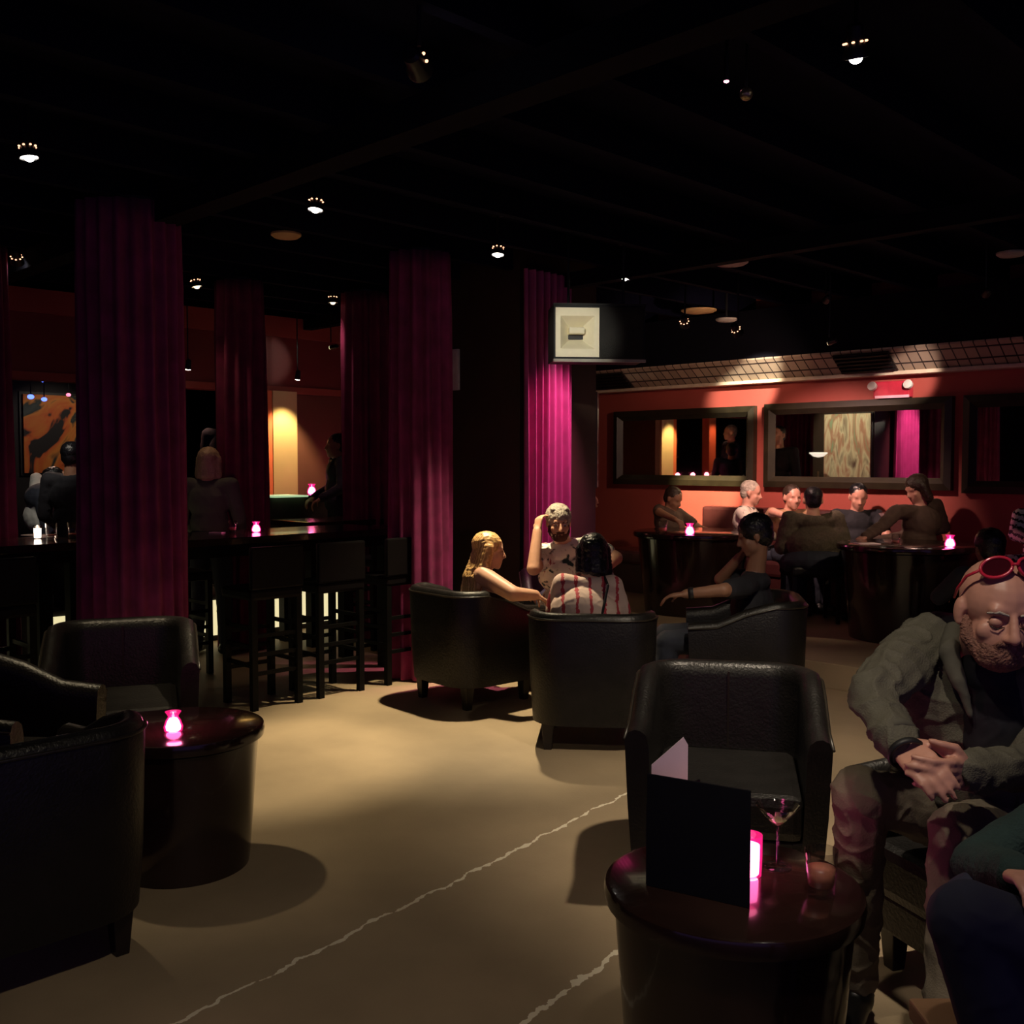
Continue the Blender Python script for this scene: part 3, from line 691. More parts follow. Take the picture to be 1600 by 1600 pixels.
# ================================================================ TABLE THINGS
def candle(p, label, kind='vase', s=1.0, watts=.9, colr=(1,.16,.34), wm='wax', hm='holder'):
    t = thing('votive_candle', label, 'candle', p)
    if kind == 'vase': pr = [(.020,.0),(.033,.006),(.036,.022),(.028,.046),(.019,.060),(.022,.068),(.030,.080)]
    else: pr = [(.026,.0),(.030,.004),(.032,.05),(.032,.10)]
    pr = [(r*s, z*s) for r, z in pr]
    inner = [(max(r-.003,.004), z+.003) for r, z in pr][::-1]
    MB().lathe(pr+[(pr[-1][0]-.002,pr[-1][1])]+inner[1:],28,closed=False).build('glass_holder', M[hm], t, smooth=True)
    wp = [(r*.80, z*.84+.004) for r, z in (pr[:-2] if kind == 'vase' else pr[:-1]+[(pr[-1][0], pr[-1][1]*.85)])]
    MB().lathe([(.004,.004)]+wp+[(.003,wp[-1][1]+.002)],24).build('wax', M[wm], t, smooth=True)
    zf = wp[-1][1]
    MB().lathe([(.001,zf),(.005*s,zf+.006*s),(.004*s,zf+.013*s),(.0005,zf+.024*s)],10).build('flame', M['waxwhite'], t, smooth=True)
    ld = bpy.data.lights.new('flame_light','POINT'); ld.energy = watts; ld.color = colr; ld.shadow_soft_size = .03
    lo = bpy.data.objects.new('flame_light', ld); C.objects.link(lo); lo.parent = t; lo.location = (0,0,pr[-1][1]+.03)
candle(at(271,1144,3.86)*1.0, 'glowing pink vase-shaped candle on the left low drum table', s=1.0, watts=1.0)
def on(a, b, z): return W(a, b, z)
candle(on(.588,2.50,.5505), 'tall glowing pink candle behind the standing black menu', 'cyl', 1.05, watts=.22)
candle(on(-1.84,7.35,1.071), 'pink candle on the high table between the curtains', s=.95, watts=1.0)
candle(on(-3.13,6.74,1.071), 'white square-looking candle on the high table at far left', 'cyl', .9, watts=.8, colr=(1,.7,.5), wm='waxwhite', hm='glass')
candle(Vector((-6.95,2.62,1.071)) if False else on(-2.50,6.70,1.071), 'dim red candle seen against the left curtain on the high table', s=.9, watts=.3, wm='waxred', hm='holderred')
candle(on(.74,6.62,.521), 'small dim red candle on the drum table of the seated group', 'cyl', .8, watts=.35, colr=(1,.05,.08), wm='waxred', hm='holderred')
candle(on(1.58,9.08,.931), 'pink candle on the large round table before the left mirror', s=1.25, watts=1.2)
candle(on(3.32,7.74,.931), 'pink candle on the large round table at right, above the bald man', s=1.15, watts=1.2)
for y, lab in ((5.80,'ledge candle nearest the cream pier'),(6.15,'middle candle of the ledge row, seen in the mirror'),(6.52,'candle farthest along the ledge, seen in the mirror')):
    candle(Vector((-8.62,y,1.253)), lab, s=1.3, watts=.9, colr=(1,.15,.25))
# menu
mA, mB_, mC = W(.328,2.445), W(.548,2.315), W(.49,2.64)
def panel(p, q, h, th=.006):
    d = (q-p).normalized(); n = Vector((-d.y,d.x,0))*th/2; mb = MB(); z0 = Vector((0,0,0)); z1 = Vector((0,0,h))
    mb.add([p-n+z0,q-n+z0,q+n+z0,p+n+z0,p-n+z1,q-n+z1,q+n+z1,p+n+z1],[(0,3,2,1),(4,5,6,7),(0,1,5,4),(1,2,6,5),(2,3,7,6),(3,0,4,7)]); return mb
t = thing('menu', 'black menu folder standing open on the right foreground table', 'menu', Vector((mA.x,mA.y,.5505)))
Z0 = Vector((mA.x,mA.y,0))
panel(mA-Z0, mB_-Z0, .275).build('front_cover', M['menu'], t, bevel=.001); panel(mA-Z0, mC-Z0, .20).build('back_cover', M['menu'], t, bevel=.001)
pp = thing('paper_card', 'white paper card peeking above the black menu', 'paper', W(.350,2.50,.5505))
d1 = (W(.44,2.50)-W(.345,2.48)); mb = MB()
n_ = Vector((-d1.y,d1.x,0)).normalized()*.0008; d1 = d1.normalized()
ps = [d1*-.005, d1*.09, d1*.09+Vector((0,0,.325)), d1*.078+Vector((0,0,.345)), d1*-.005+Vector((0,0,.28))]
mb.add([p_-n_ for p_ in ps]+[p_+n_ for p_ in ps], [(0,1,2,3,4),(9,8,7,6,5)]+[(k,(k+1)%5,5+(k+1)%5,5+k) for k in range(5)])
mb.build('card', M['paper'], pp)
# martini glass
t = thing('martini_glass', 'stemmed martini glass with a little pale drink beside the menu', 'glass', W(.675,2.56,.5505))
S_ = 1.0
MB().lathe([(.036,0),(.037,.002),(.020,.005),(.005,.010),(.0042,.05),(.0045,.095),(.010,.104),(.056,.158),(.0545,.158),(.009,.107),(.001,.104)],40).build('glass_body', M['glass'], t, smooth=True)
MB().lathe([(.001,.1055),(.008,.108),(.022,.120),(.022,.1215),(.001,.1215)],32).build('drink', M['paledrink'], t, smooth=True)
def tumbler(p, label, drink='amber', s=1, fill=.45, cat='glass', group=None):
    t = thing('tumbler', label, cat, p, 0, group); h = .095*s; r0, r1 = .028*s, .034*s
    MB().lathe([(r0,0),(r1,h),(r1-.0022,h),(r0-.002,.010),(.001,.009)],32).build('glass_body', M['glass'], t, smooth=True)
    if fill: MB().lathe([(.001,h*.22),(r0-.003,h*.22),(r0+(r1-r0)*fill-.003,h*fill),(.001,h*fill)],28).build('drink', M[drink], t, smooth=True)
tumbler(W(.735,2.39,.5505), 'short tumbler with pinkish drink on the right foreground table', s=1.15, fill=.6)
tumbler(W(.745,2.39+.22,.5505) if False else W(1.35,9.15,.931), 'tumbler of amber drink at the left end of the far round table', s=1.3)
for i,(a,b,lab) in enumerate(((-3.02,6.70,'clear tumbler right of the white candle on the left high table'),(-2.93,6.82,'second clear tumbler on the left high table, next to the curtain'),(-2.20,6.70,'clear tumbler nearly hidden in the folds of the left curtain'))):
    tumbler(W(a,b,1.0705), lab, s=1.1, fill=.3, group='tumblers on the left high table')
tumbler(W(-2.0,7.32,1.0705), 'small tumbler left of the pink candle on the middle high table', s=.9)
tumbler(W(.55,6.88,.521), 'tumbler on the drum table in front of the bearded man', s=1)
tumbler(W(2.95,7.85,.931), 'tumbler on the right far table by the brown jacket', s=1)
# napkin & folded menu on the high tables
def napkin(p, rz, w_, d_, label, m='paper', h=.006):
    o = MB().box(-w_/2,w_/2,-d_/2,d_/2,0,h).build('napkin', M[m], loc=p, rz=rz, bevel=.0015); tag(o, label, 'napkin')
napkin(W(-3.25,7.02,1.071), .3, .22,.12,'bright white napkins on the far left high table')
napkin(W(-2.1,7.28,1.071), .5, .10,.06,'small yellow-white napkin on the middle high table left of candle')
napkin(W(2.80,8.05,.931), .9, .17,.12,'white napkin on the far right table beside the tweed jacket man')
# lower right near table corner with glass
t = thing('side_table', 'small brown table whose corner shows at the bottom right', 'table', W(1.02,1.66,0), face(0,1))
bw = mat('mid_brown_wood', (.30,.17,.09), .5, var=.2, scale=5)
MB().box(-.25,.25,-.28,.28,.50,.54).build('tabletop', bw, t, bevel=.005)
for sx in (-1,1):
    for sy in (-1,1): MB().box(sx*.2-.02,sx*.2+.02,sy*.23-.02,sy*.23+.02,0,.5).build('leg', M['darkleg'], t)
o = MB().lathe([(.05,0),(.06,.004),(.062,.012),(.055,.012),(.05,.006),(.01,.005)],32).build('ashtray', M['black'], loc=W(.98,1.83,.541), auto=40); tag(o,'dark round dish on the brown table corner at bottom right','dish')
# floor lamp seen only in the mirror
t = thing('floor_lamp', 'thin stand lamp with a white dish shade, seen in the wide mirror', 'lamp', (-6.20,6.98,.18))
MB().lathe([(.14,0),(.14,.015),(.02,.03)],28).build('base', M['blackmetal'], t); MB().tube([(0,0,.02),(0,0,1.28)],.012).build('pole', M['brass'], t)
MB().lathe([(.01,1.45),(.06,1.46),(.11,1.50),(.105,1.51),(.01,1.475)],32).build('lamp_shade', mat('lit_white_shade',(.9,.85,.8),.5,emit=(1,.88,.75),es=1.2), t, smooth=True)

# ================================================================ PEOPLE
def remesh(mb, name, m, parent, voxel, smooth=4, wr=0, wscale=9, origin=None, fac=.5):
    me = mb.mesh('tmp'); o = bpy.data.objects.new('tmp', me); C.objects.link(o)
    bm = bmesh.new(); bm.from_mesh(me); bmesh.ops.recalc_face_normals(bm, faces=bm.faces); bm.to_mesh(me); bm.free()
    r = o.modifiers.new('r','REMESH'); r.mode = 'VOXEL'; r.voxel_size = voxel
    if smooth: s = o.modifiers.new('s','SMOOTH'); s.factor = fac; s.iterations = smooth
    dg = bpy.context.evaluated_depsgraph_get(); ev = o.evaluated_get(dg)
    nm = bpy.data.meshes.new_from_object(ev); bpy.data.objects.remove(o); nm.name = name
    org = origin or Vector((0,0,0))
    if wr:
        nm.update(); 
        vals = []
        for v in nm.vertices:
            q = v.co*wscale; a = noise.noise(Vector((q.x*1.0, q.y*1.0, q.z*1.9))+Vector((3,1,7)))
            b2 = 1-abs(noise.noise(q*1.7+Vector((9,2,4))))*2
            vals.append(v.normal*wr*(a*1.1+max(b2,0)**3*.9-.2))
        for v, d_ in zip(nm.vertices, vals): v.co += d_
    for v in nm.vertices: v.co -= org
    for p_ in nm.polygons: p_.use_smooth = True
    nm.materials.clear(); nm.materials.append(m)
    o2 = bpy.data.objects.new(name, nm); C.objects.link(o2); o2.parent = parent
    return o2
def frame(fwd, up):
    f = fwd.normalized(); r = f.cross(up).normalized(); u = r.cross(f).normalized()
    return Matrix((r, f, u)).transposed()         # columns: right, forward, up
def hand(mb, wrist, d, palm, curl=.5, side=1, s=1.0, point=False):
    """palm box + 4 unequal bent fingers + thumb. d: hand direction, palm: palm normal"""
    d = d.normalized(); palm = (palm - d*palm.dot(d)).normalized(); lat = d.cross(palm).normalized()*side
    for k, o in enumerate((-.030,-.010,.010,.029)):
        mb.cap(wrist+lat*o*.6*s, wrist+d*.075*s+lat*o*s, .016*s, .0125*s, 8)
    ln = (.058,.076,.080,.070)
    for k, o in enumerate((-.031,-.011,.010,.030)):
        base = wrist+d*.085*s+lat*o*s; L = ln[k]*s; p0 = base; dirv = d.copy(); c = curl*(1.0 if not(point and k==3) else .1)
        for seg, fr in enumerate((.45,.32,.23)):
            ang = c*(.7+.25*seg)*1.15
            dirv = (dirv*math.cos(ang)+palm*math.sin(ang)).normalized()
            p1 = p0+dirv*L*fr*1.15; mb.cap(p0,p1,(.0095-.001*seg)*s,(.0088-.001*seg)*s,8); p0 = p1
    b0 = wrist+d*.022*s+lat*.028*s; dv = (d*.65+lat*.75+palm*.25).normalized(); b1 = b0+dv*.038*s
    dv2 = (d*.85+lat*.15+palm*(.3+.5*curl)).normalized(); b2 = b1+dv2*.032*s; b3 = b2+(dv2*.8+palm*.4).normalized()*.024*s
    mb.cap(b0,b1,.015*s,.0115*s,8); mb.cap(b1,b2,.0112*s,.010*s,8); mb.cap(b2,b3,.010*s,.008*s,8)
def seated(a, b, fa, fb, fz=0, sh=.43, lean=.0, spread=.13, w=1.0, hz=0, head=None, up_scale=1.0):
    base = W(a, b, fz); f = W(fa, fb).normalized(); r = f.cross(Vector((0,0,1))).normalized()
    P = lambda x, y, z: base + r*x + f*y + Vector((0,0,z))
    u = up_scale
    J = dict(pelvis=P(0,-.06,sh+.09), belly=P(0,-.05+lean*.35,sh+.26*u), chest=P(0,-.03+lean*.75,sh+.42*u), neck=P(0,.0+lean*1.1,sh+.585*u), head=P(0,.035+lean*1.3,sh+.71*u+hz),
        sR=P(.18*w,-.02+lean,sh+.52*u), sL=P(-.18*w,-.02+lean,sh+.52*u), eR=P(.25*w,.08+lean*.9,sh+.27*u), eL=P(-.25*w,.08+lean*.9,sh+.27*u),
        wR=P(.15,.33+lean*.6,sh+.25), wL=P(-.15,.33+lean*.6,sh+.25), hR=P(.085,-.05,sh+.07), hL=P(-.085,-.05,sh+.07),
        kR=P(spread,.43,sh+.06), kL=P(-spread,.43,sh+.06), aR=P(spread,.45,.085), aL=P(-spread,.45,.085), f=f, r=r, up=Vector((0,0,1)), face=f.copy(), base=base, fz=fz)
    return J
def standing(a, b, fa, fb, fz=0, s=1.0):
    base = W(a, b, fz); f = W(fa, fb).normalized(); r = f.cross(Vector((0,0,1))).normalized()
    P = lambda x, y, z: base + r*x + f*y + Vector((0,0,z*s))
    return dict(pelvis=P(0,0,.96), belly=P(0,.01,1.12), chest=P(0,.0,1.30), neck=P(0,.0,1.48), head=P(0,.03,1.615), sR=P(.19,0,1.43), sL=P(-.19,0,1.43), eR=P(.25,.02,1.14), eL=P(-.25,.02,1.14),
        wR=P(.2,.2,1.02), wL=P(-.2,.2,1.02), hR=P(.09,0,.93), hL=P(-.09,0,.93), kR=P(.11,.03,.50), kL=P(-.11,.03,.50), aR=P(.12,0,.085), aL=P(-.12,0,.085), f=f, r=r, up=Vector((0,0,1)), face=f.copy(), base=base, fz=fz)
def person(J, label, top='blackcloth', legs='jeans', skin='skin', hair=None, hairm='hairbrown', sleeve='long', voxel=.010, wr=.004, curl=(.8,.8), palms=None, beard=None, girth=1.0, eyes=False, collar=False, hs=1.0, shoulder=1.0, topname='shirt', bare_head=True, extra=None, hpoint=False, armk=1.0):
    base = J['base']; t = thing('person', label, 'person', base)
    f, r = J['f'], J['r']
    HR = frame(J['face'], J['up']); hc = J['head']
    Lh = lambda x, y, z: hc + HR @ Vector((x*hs, y*hs, z*hs))
    b = MB()
    # head
    b.ell(Lh(0,-.012,.036),(.075*hs,.096*hs,.083*hs),HR,20,14)
    b.ell(Lh(0,.026,-.038),(.060*hs,.064*hs,.070*hs),HR,18,12)
    b.ell(Lh(0,.064,-.088),(.026*hs,.022*hs,.022*hs),HR)
    b.cap(Lh(-.034,.070,.030),Lh(.034,.070,.030),.014*hs,.014*hs)          # brow
    b.ell(Lh(.040,.055,-.022),(.024*hs,.019*hs,.024*hs),HR); b.ell(Lh(-.040,.055,-.022),(.024*hs,.019*hs,.024*hs),HR)
    b.cap(Lh(0,.083,.018),Lh(0,.104,-.024),.0085*hs,.0125*hs); b.ell(Lh(.010,.094,-.028),(.009*hs,.009*hs,.007*hs),HR); b.ell(Lh(-.010,.094,-.028),(.009*hs,.009*hs,.007*hs),HR)
    b.cap(Lh(-.018,.084,-.054),Lh(.018,.084,-.054),.0065*hs,.0065*hs); b.cap(Lh(-.014,.083,-.066),Lh(.014,.083,-.066),.007*hs,.007*hs)
    for s in (-1,1):
        b.ell(Lh(s*.079,-.010,.000),(.010*hs,.019*hs,.031*hs),HR,12,8)
        b.ell(Lh(s*.076,-.004,-.020),(.010*hs,.012*hs,.014*hs),HR,12,8)
    # neck
    b.cap(Lh(0,-.025,-.04), J['neck']+Vector((0,0,-.02)), .052, .060)
    sd = (J['sR']-J['sL']); sdn = sd.normalized()
    def torso(bb, k, add):
        ax = (J['chest']-J['pelvis']).normalized()
        fr = sdn.cross(ax)*-1
        Rt = Matrix((sdn, fr, ax)).transposed()
        g_ = girth
        bb.ell(J['pelvis'],(.165*k*g_+add,.125*k*g_+add,.12),Rt,18,12)
        bb.ell(J['belly'],(.150*k*g_+add,.118*k*g_+add,.15),Rt,18,12)
        bb.ell(J['chest'],(.170*k*shoulder+add,.118*k*g_+add,.16),Rt,18,12)
        up = J['neck']+Vector((0,0,-.07))
        bb.ell(up,(.12*k+add,.085*k+add,.075),Rt,16,10)
        for s_ in ('sR','sL'): bb.cap(up, J[s_], .055*k+add, .058*k+add)
    def arm(bb, S, k, add, full=True, frac=1.0):
        s_, e_, w_ = J['s'+S], J['e'+S], J['w'+S]
        bb.cap(s_, s_.lerp(e_, frac), .054*k+add, (.054+(.042-.054)*frac)*k+add)
        if full: bb.cap(e_, w_, .042*k+add, .029*k+add)
    torso(b, .93, 0)
    for S in ('R','L'):
        arm(b, S, armk, 0)
        e_, w_ = J['e'+S], J['w'+S]; d = (w_-e_).normalized()
        pal = (palms or {}).get(S, Vector((0,0,-1)) if abs(d.z) < .8 else J['f'])
        hd = (palms or {}).get('d'+S, d)
        hand(b, w_+d*.005, hd, pal, curl[0 if S=='R' else 1], 1 if S=='R' else -1, 1.0)
        b.chain([J['h'+S], J['k'+S], J['a'+S]], [.080,.056,.038])
    remesh(b, 'body', M[skin], t, voxel, 3, origin=base)
    # top
    c = MB(); torso(c, 1.0 if sleeve != 'none' else .93, .010 if sleeve != 'none' else .004)
    for S in ('R','L'): 
        if sleeve == 'long': arm(c, S, 1.12*armk, .008)
        elif sleeve == 'short': arm(c, S, 1.12*armk, .010, False, .62)
    if sleeve != 'none' or True:
        remesh(c, topname, M[top], t, voxel, 3, wr=wr, origin=base)
    # trousers
    c = MB(); ax = (J['belly']-J['pelvis']).normalized(); Rt = Matrix((sdn, sdn.cross(ax)*-1, ax)).transposed()
    c.ell(J['pelvis'],(.185*girth,.145*girth,.13),Rt)
    for S in ('R','L'): c.chain([J['h'+S], J['k'+S], J['a'+S]+Vector((0,0,.03))],[.098,.074,.055])
    remesh(c, 'trousers', M[legs], t, voxel, 4, wr=wr*.6, origin=base)
    for S in ('R','L'):
        a_ = J['a'+S]; fl = Vector((f.x,f.y,0)).normalized(); gz = J['fz']
        c = MB(); c.cap(Vector((a_.x,a_.y,gz+.05))-fl*.04, Vector((a_.x,a_.y,gz+.045))+fl*.15, .045,.038); c.cap(a_+Vector((0,0,.02)), Vector((a_.x,a_.y,gz+.055)), .045,.05)
        o = remesh(c, 'shoe', M['shoe'], t, max(voxel,.010), 2, origin=base)
        for v in o.data.vertices:
            if v.co.z < .004+gz-base.z: v.co.z = .004+gz-base.z
    # hair
    if hair:
        h = MB()
        if hair in ('short','long','bob','pony','thick'):
            k = {'short':1.0,'long':1.05,'bob':1.08,'pony':1.03,'thick':1.12}[hair]
            h.ell(Lh(0,-.024,.046),(.081*k*hs,.096*k*hs,.083*k*hs),HR,20,14)
            h.ell(Lh(0,-.050,.0),(.070*k*hs,.062*k*hs,.075*k*hs),HR,18,12)
        if hair == 'thick':
            for k2 in range(14):
                a = random.uniform(-1,1); h.ell(Lh(.05*a,.03-.08*random.random(),.105),(.02,.025,.018),HR)
        if hair in ('long',):
            for s in (-1,-.6,-.2,.2,.6,1):
                x = s*.066; y0 = -.02-.05*(1-abs(s)**2)
                h.chain([Lh(x,y0,.03), Lh(x*1.12,y0-.015,-.09), Lh(x*1.35,y0-.04,-.18), Lh(x*1.35,y0-.06,-.29)], [.040,.045,.048,.030])
        if hair == 'bob':
            for s in (-1,-.6,-.2,.2,.6,1):
                x = s*.068; y0 = -.02-.05*(1-abs(s)**2)
                h.chain([Lh(x,y0,.03), Lh(x*1.15,y0-.01,-.10)], [.04,.036])
        if hair == 'pony':
            h.ell(Lh(0,-.125,.03),(.045,.05,.055),HR)
        if hair == 'bun':
            h.ell(Lh(0,-.02,.045),(.082,.098,.085),HR); h.ell(Lh(0,-.09,.10),(.04,.04,.04),HR)
        remesh(h, 'hair', M[hairm], t, voxel*.8, 2, wr=.003, wscale=40, origin=base)
    if beard:
        h = MB(); h.ell(Lh(0,.052,-.078),(.053,.042,.040),HR); h.cap(Lh(-.022,.088,-.044),Lh(.022,.088,-.044),.008,.008)
        h.chain([Lh(-.066,.0,-.01),Lh(-.060,.02,-.05),Lh(-.03,.06,-.09)],[.010,.02,.022]); h.chain([Lh(.066,.0,-.01),Lh(.060,.02,-.05),Lh(.03,.06,-.09)],[.010,.02,.022])
        remesh(h, 'beard', M[beard], t, voxel*.7, 2, wr=.002, wscale=60, origin=base)
    if eyes == 'closed':
        for s in (-1,1):
            MB().ell(Lh(s*.031,.070,.004)-base,(.0150*hs,.0125*hs,.012*hs),HR,16,10).build('eyelid', M[skin], t, smooth=True)
            MB().chain([Lh(s*.017,.0815,-.004)-base,Lh(s*.031,.0845,-.008)-base,Lh(s*.045,.0775,-.004)-base],[.0014,.0018,.0012],8).build('eyelashes', M['hairbrown'], t, smooth=True)
            MB().chain([Lh(s*.014,.0845,.0235)-base,Lh(s*.032,.0835,.029)-base,Lh(s*.052,.071,.023)-base],[.0030,.0038,.0025],8).build('eyebrow', M['grey'], t, smooth=True)
    elif eyes:
        for s in (-1,1):
            MB().ell(Lh(s*.031,.070,.006)-base,(.0135*hs,.0135*hs,.011*hs),HR,16,10).build('eye', M['eye'], t, smooth=True)
            MB().ell(Lh(s*.031,.0805,.003)-base,(.0058*hs,.0040*hs,.0058*hs),HR,12,8).build('iris', M['iris'], t, smooth=True)
            MB().chain([Lh(s*.014,.0845,.0235)-base,Lh(s*.032,.0835,.030)-base,Lh(s*.052,.071,.024)-base],[.0035,.0042,.0028],8).build('eyebrow', M[beard or 'hairbrown'], t, smooth=True)
    if collar:
        c = MB(); n0 = J['neck']
        ringp = []
        for k in range(13):
            a = math.pi*(.62+1.76*k/12)
            ringp.append(n0 + sdn*(.078*math.cos(a-math.pi*.0+math.pi/2)) + J['f']*(-.072*math.cos(a-math.pi)*-1) + Vector((0,0,.02-.035*(math.cos(a)*0+abs(math.sin((a-math.pi)/2))))))
        c.tube(ringp, .017, 8); remesh(c, 'collar', M[collar], t, voxel*.8, 2, wr=.002, origin=base)
    return t, Lh, HR

# --- blonde woman in profile, bare arm along the chair rim
J = seated(-.14,6.74,.80,.60,sh=.42)
J['head'] = at(765,862,6.66); J['face'] = W(.93,.15,0)+Vector((0,0,-.12)); J['neck'] = at(752,912,6.72); J['chest'] = at(752,975,6.74)
J['sR'] = at(757,918,6.55); J['sL'] = at(742,922,6.93); J['eR'] = at(800,932,6.46); J['wR'] = at(836,930,6.45)
J['pelvis'] = at(752,1035,6.76); J['belly'] = at(750,1000,6.75)
J['sR'] = at(755,900,6.55); J['eR'] = at(802,928,6.40); J['neck'] = at(755,902,6.70)
person(J, 'woman with long blonde hair seen from behind, bare arm resting along chair rim', 'cream_top','jeans','skin','long','blond','none',.0085,.002,armk=1.22,curl=(.75,.8),palms={'R':Vector((0,0,-1)),'dR':W(.8,.3)+Vector((0,0,-.5))})
# --- bearded man facing us, hand at his temple
J = seated(.40,7.38,.05,-1,sh=.43)
J['head'] = at(873,818,7.08); J['face'] = W(.12,-1,0)+Vector((0,0,-.18)); J['neck'] = at(881,843,7.17); J['chest'] = at(888,893,7.22); J['belly'] = at(888,940,7.25)
J['sR'] = at(852,866,7.18); J['sL'] = at(922,852,7.2); J['eR'] = at(834,878,6.98); J['wR'] = at(840,830,7.0); J['eR'] = at(834,888,6.92)
J['eL'] = at(962,872,7.12); J['wL'] = at(930,900,6.95)
person(J, 'bearded man with grey hair in white leafy print shirt, hand raised to his temple', 'floral','jeans','skin','thick','grey','short',.0075,.003,curl=(1.0,.8),palms={'R':W(.8,.6)},beard='beard',eyes=True,shoulder=1.22,girth=1.35,armk=1.2)
# --- person with black hair, striped shirt, back to us
J = seated(.48,5.95,.05,1,sh=.42)
J['head'] = at(926,868,6.12); J['face'] = W(-.1,1,0)+Vector((0,0,-.2)); J['neck'] = at(920,900,6.05); J['chest'] = at(916,958,5.98); J['belly'] = at(916,1010,5.97)
J['sR'] = at(956,916,6.02); J['sL'] = at(880,914,6.02); J['eR'] = at(978,975,6.1); J['eL'] = at(860,975,6.12)
ST_T, LhS, HRS = person(J, 'person with smooth black hair and cream red-striped shirt, back to us', 'stripe','jeans','skin','bob','hairblack','short',.0085,.003,shoulder=1.18, girth=1.28)
s1, s2 = at(952,905,5.90), at(938,962,5.80)
c = MB(); c.tube([J['neck']+Vector((0,0,.0))+W(.09,-.03), at(950,915,5.885), at(944,945,5.835), at(938,975,5.83)],.008)
c.move(Matrix.Translation(-J['base'])).build('bag_strap', M['blackcloth'], ST_T)
# --- person in dark, chin on hand, forearm stretched left
J = seated(1.38,6.22,-1,.1,sh=.43)
J['head'] = at(1178,838,6.15); J['face'] = W(-.9,.1,0)+Vector((0,0,-.3)); J['neck'] = at(1180,890,6.2); J['chest'] = at(1175,945,6.22); J['belly'] = at(1180,990,6.25)
J['sL'] = at(1160,918,6.02); J['sR'] = at(1178,905,6.42); J['eL'] = at(1110,920,5.95); J['wL'] = at(1068,928,5.98); J['eR'] = at(1126,905,6.40); J['wR'] = at(1156,870,6.3)
J['eL'] = at(1130,922,5.90); J['wL'] = at(1072,928,5.95)
pt, _, _ = person(J, 'dark-haired person in black leaning chin on hand, other forearm stretched left', 'blackcloth','jeans','skindark','thick','hairblack','short',.0085,.003,curl=(.9,.5))
c = MB(); d_ = (J['wL']-J['eL']).normalized(); q = d_.to_track_quat('Z','Y').to_matrix().to_4x4()
c.lathe([(.036,-.015),(.038,0),(.036,.015),(.031,.015),(.031,-.015)],20,Matrix.Translation(J['wL']-d_*.03-J['base'])@q,closed=False); c.build('wristband', M['black'], pt, smooth=True)
# --- far group
def far(px, py, b, fa, fb, label, fz=.18, tilt=-.1, lean=.05, **k):
    a = (px-800)/1600*b; J = seated(a, b, fa, fb, fz=fz, sh=.43, lean=lean)
    tgt = at(px, py, b); d_ = tgt-J['head']; 
    for n_ in ('head','neck','sR','sL','chest'): J[n_] = J[n_] + Vector((d_.x,d_.y,d_.z))*({'head':1,'neck':.9,'sR':.8,'sL':.8,'chest':.6}[n_])
    J['face'] = W(fa, fb).normalized()+Vector((0,0,tilt)); return J
J = far(1052,780,10.55,.55,-.5,'',tilt=-.5,lean=.10); J['eR'] = at(1030,800,10.35); J['wR'] = at(1055,812,10.1); J['sR'] = at(1030,798,10.55)
person(J,'person in brown sleeveless top slumped at the left end of the banquette','brownjacket2','jeans','skindark','short','hairbrown','short',.012,.003)
J = far(1174,771,10.05,.9,-.4,'',tilt=-.2)
person(J,'grey-haired man in profile wearing a white patterned collar by the lit wall','floral2','jeans','skinpink','short','grey','long',.011,.003)
J = far(1238,778,9.75,.2,-1,'',lean=.1); J['eR'] = at(1208,800,9.5); J['wR'] = at(1225,806,9.3)
person(J,'red-faced person in tan shirt leaning on arm before the wide mirror','tan','jeans','skinpink','short','hairbrown','short',.011,.003)
J = far(1270,783,8.95,.15,1,'',lean=.06)
J['chest'] = at(1272,850,8.92); J['sR'] = at(1306,812,8.95); J['sL'] = at(1234,812,8.95); J['eR'] = at(1322,858,8.9); J['wR'] = at(1332,868,8.7); J['eL'] = at(1222,855,8.95)
person(J,'broad man in brown tweed jacket, back to us, before the wide mirror','brownjacket','jeans','skin','short','hairblack','long',.011,.006,girth=1.6,shoulder=1.45,armk=1.25,topname='jacket')
J = far(1341,777,9.45,-.1,-1,'',tilt=-.35)
person(J,'man in black t-shirt facing us beneath the wide mirror','blackcloth','jeans','skinpink','short','hairblack','short',.011,.003,eyes=False)
J = far(1432,765,8.95,-.75,-.2,'',tilt=-.45,lean=.12); J['sL'] = at(1400,800,8.85); J['eL'] = at(1378,822,8.75); J['wL'] = at(1352,838,8.6); J['sR'] = at(1462,790,9.05); J['eR'] = at(1475,825,9.05)
person(J,'person in chestnut jacket leaning left across the far right table','brownjacket2','jeans','skinpink','bob','hairbrown','long',.011,.005,girth=1.2,topname='jacket')
J = far(1628,790,7.5,-1,.1,'',tilt=-.2); J['sR'] = at(1596,808,7.5); J['eR'] = at(1588,835,7.4); J['wR'] = at(1604,842,7.2)
person(J,'person in black and white striped top cut by the right edge','zebra','jeans','skin','short','hairbrown','long',.011,.003)
J = far(1545,858,6.5,.0,1,'',fz=0,tilt=-.1)
person(J,'dark-haired person in black seen from behind, above the bald man','blackcloth','jeans','skindark','thick','hairblack','long',.012,.003)
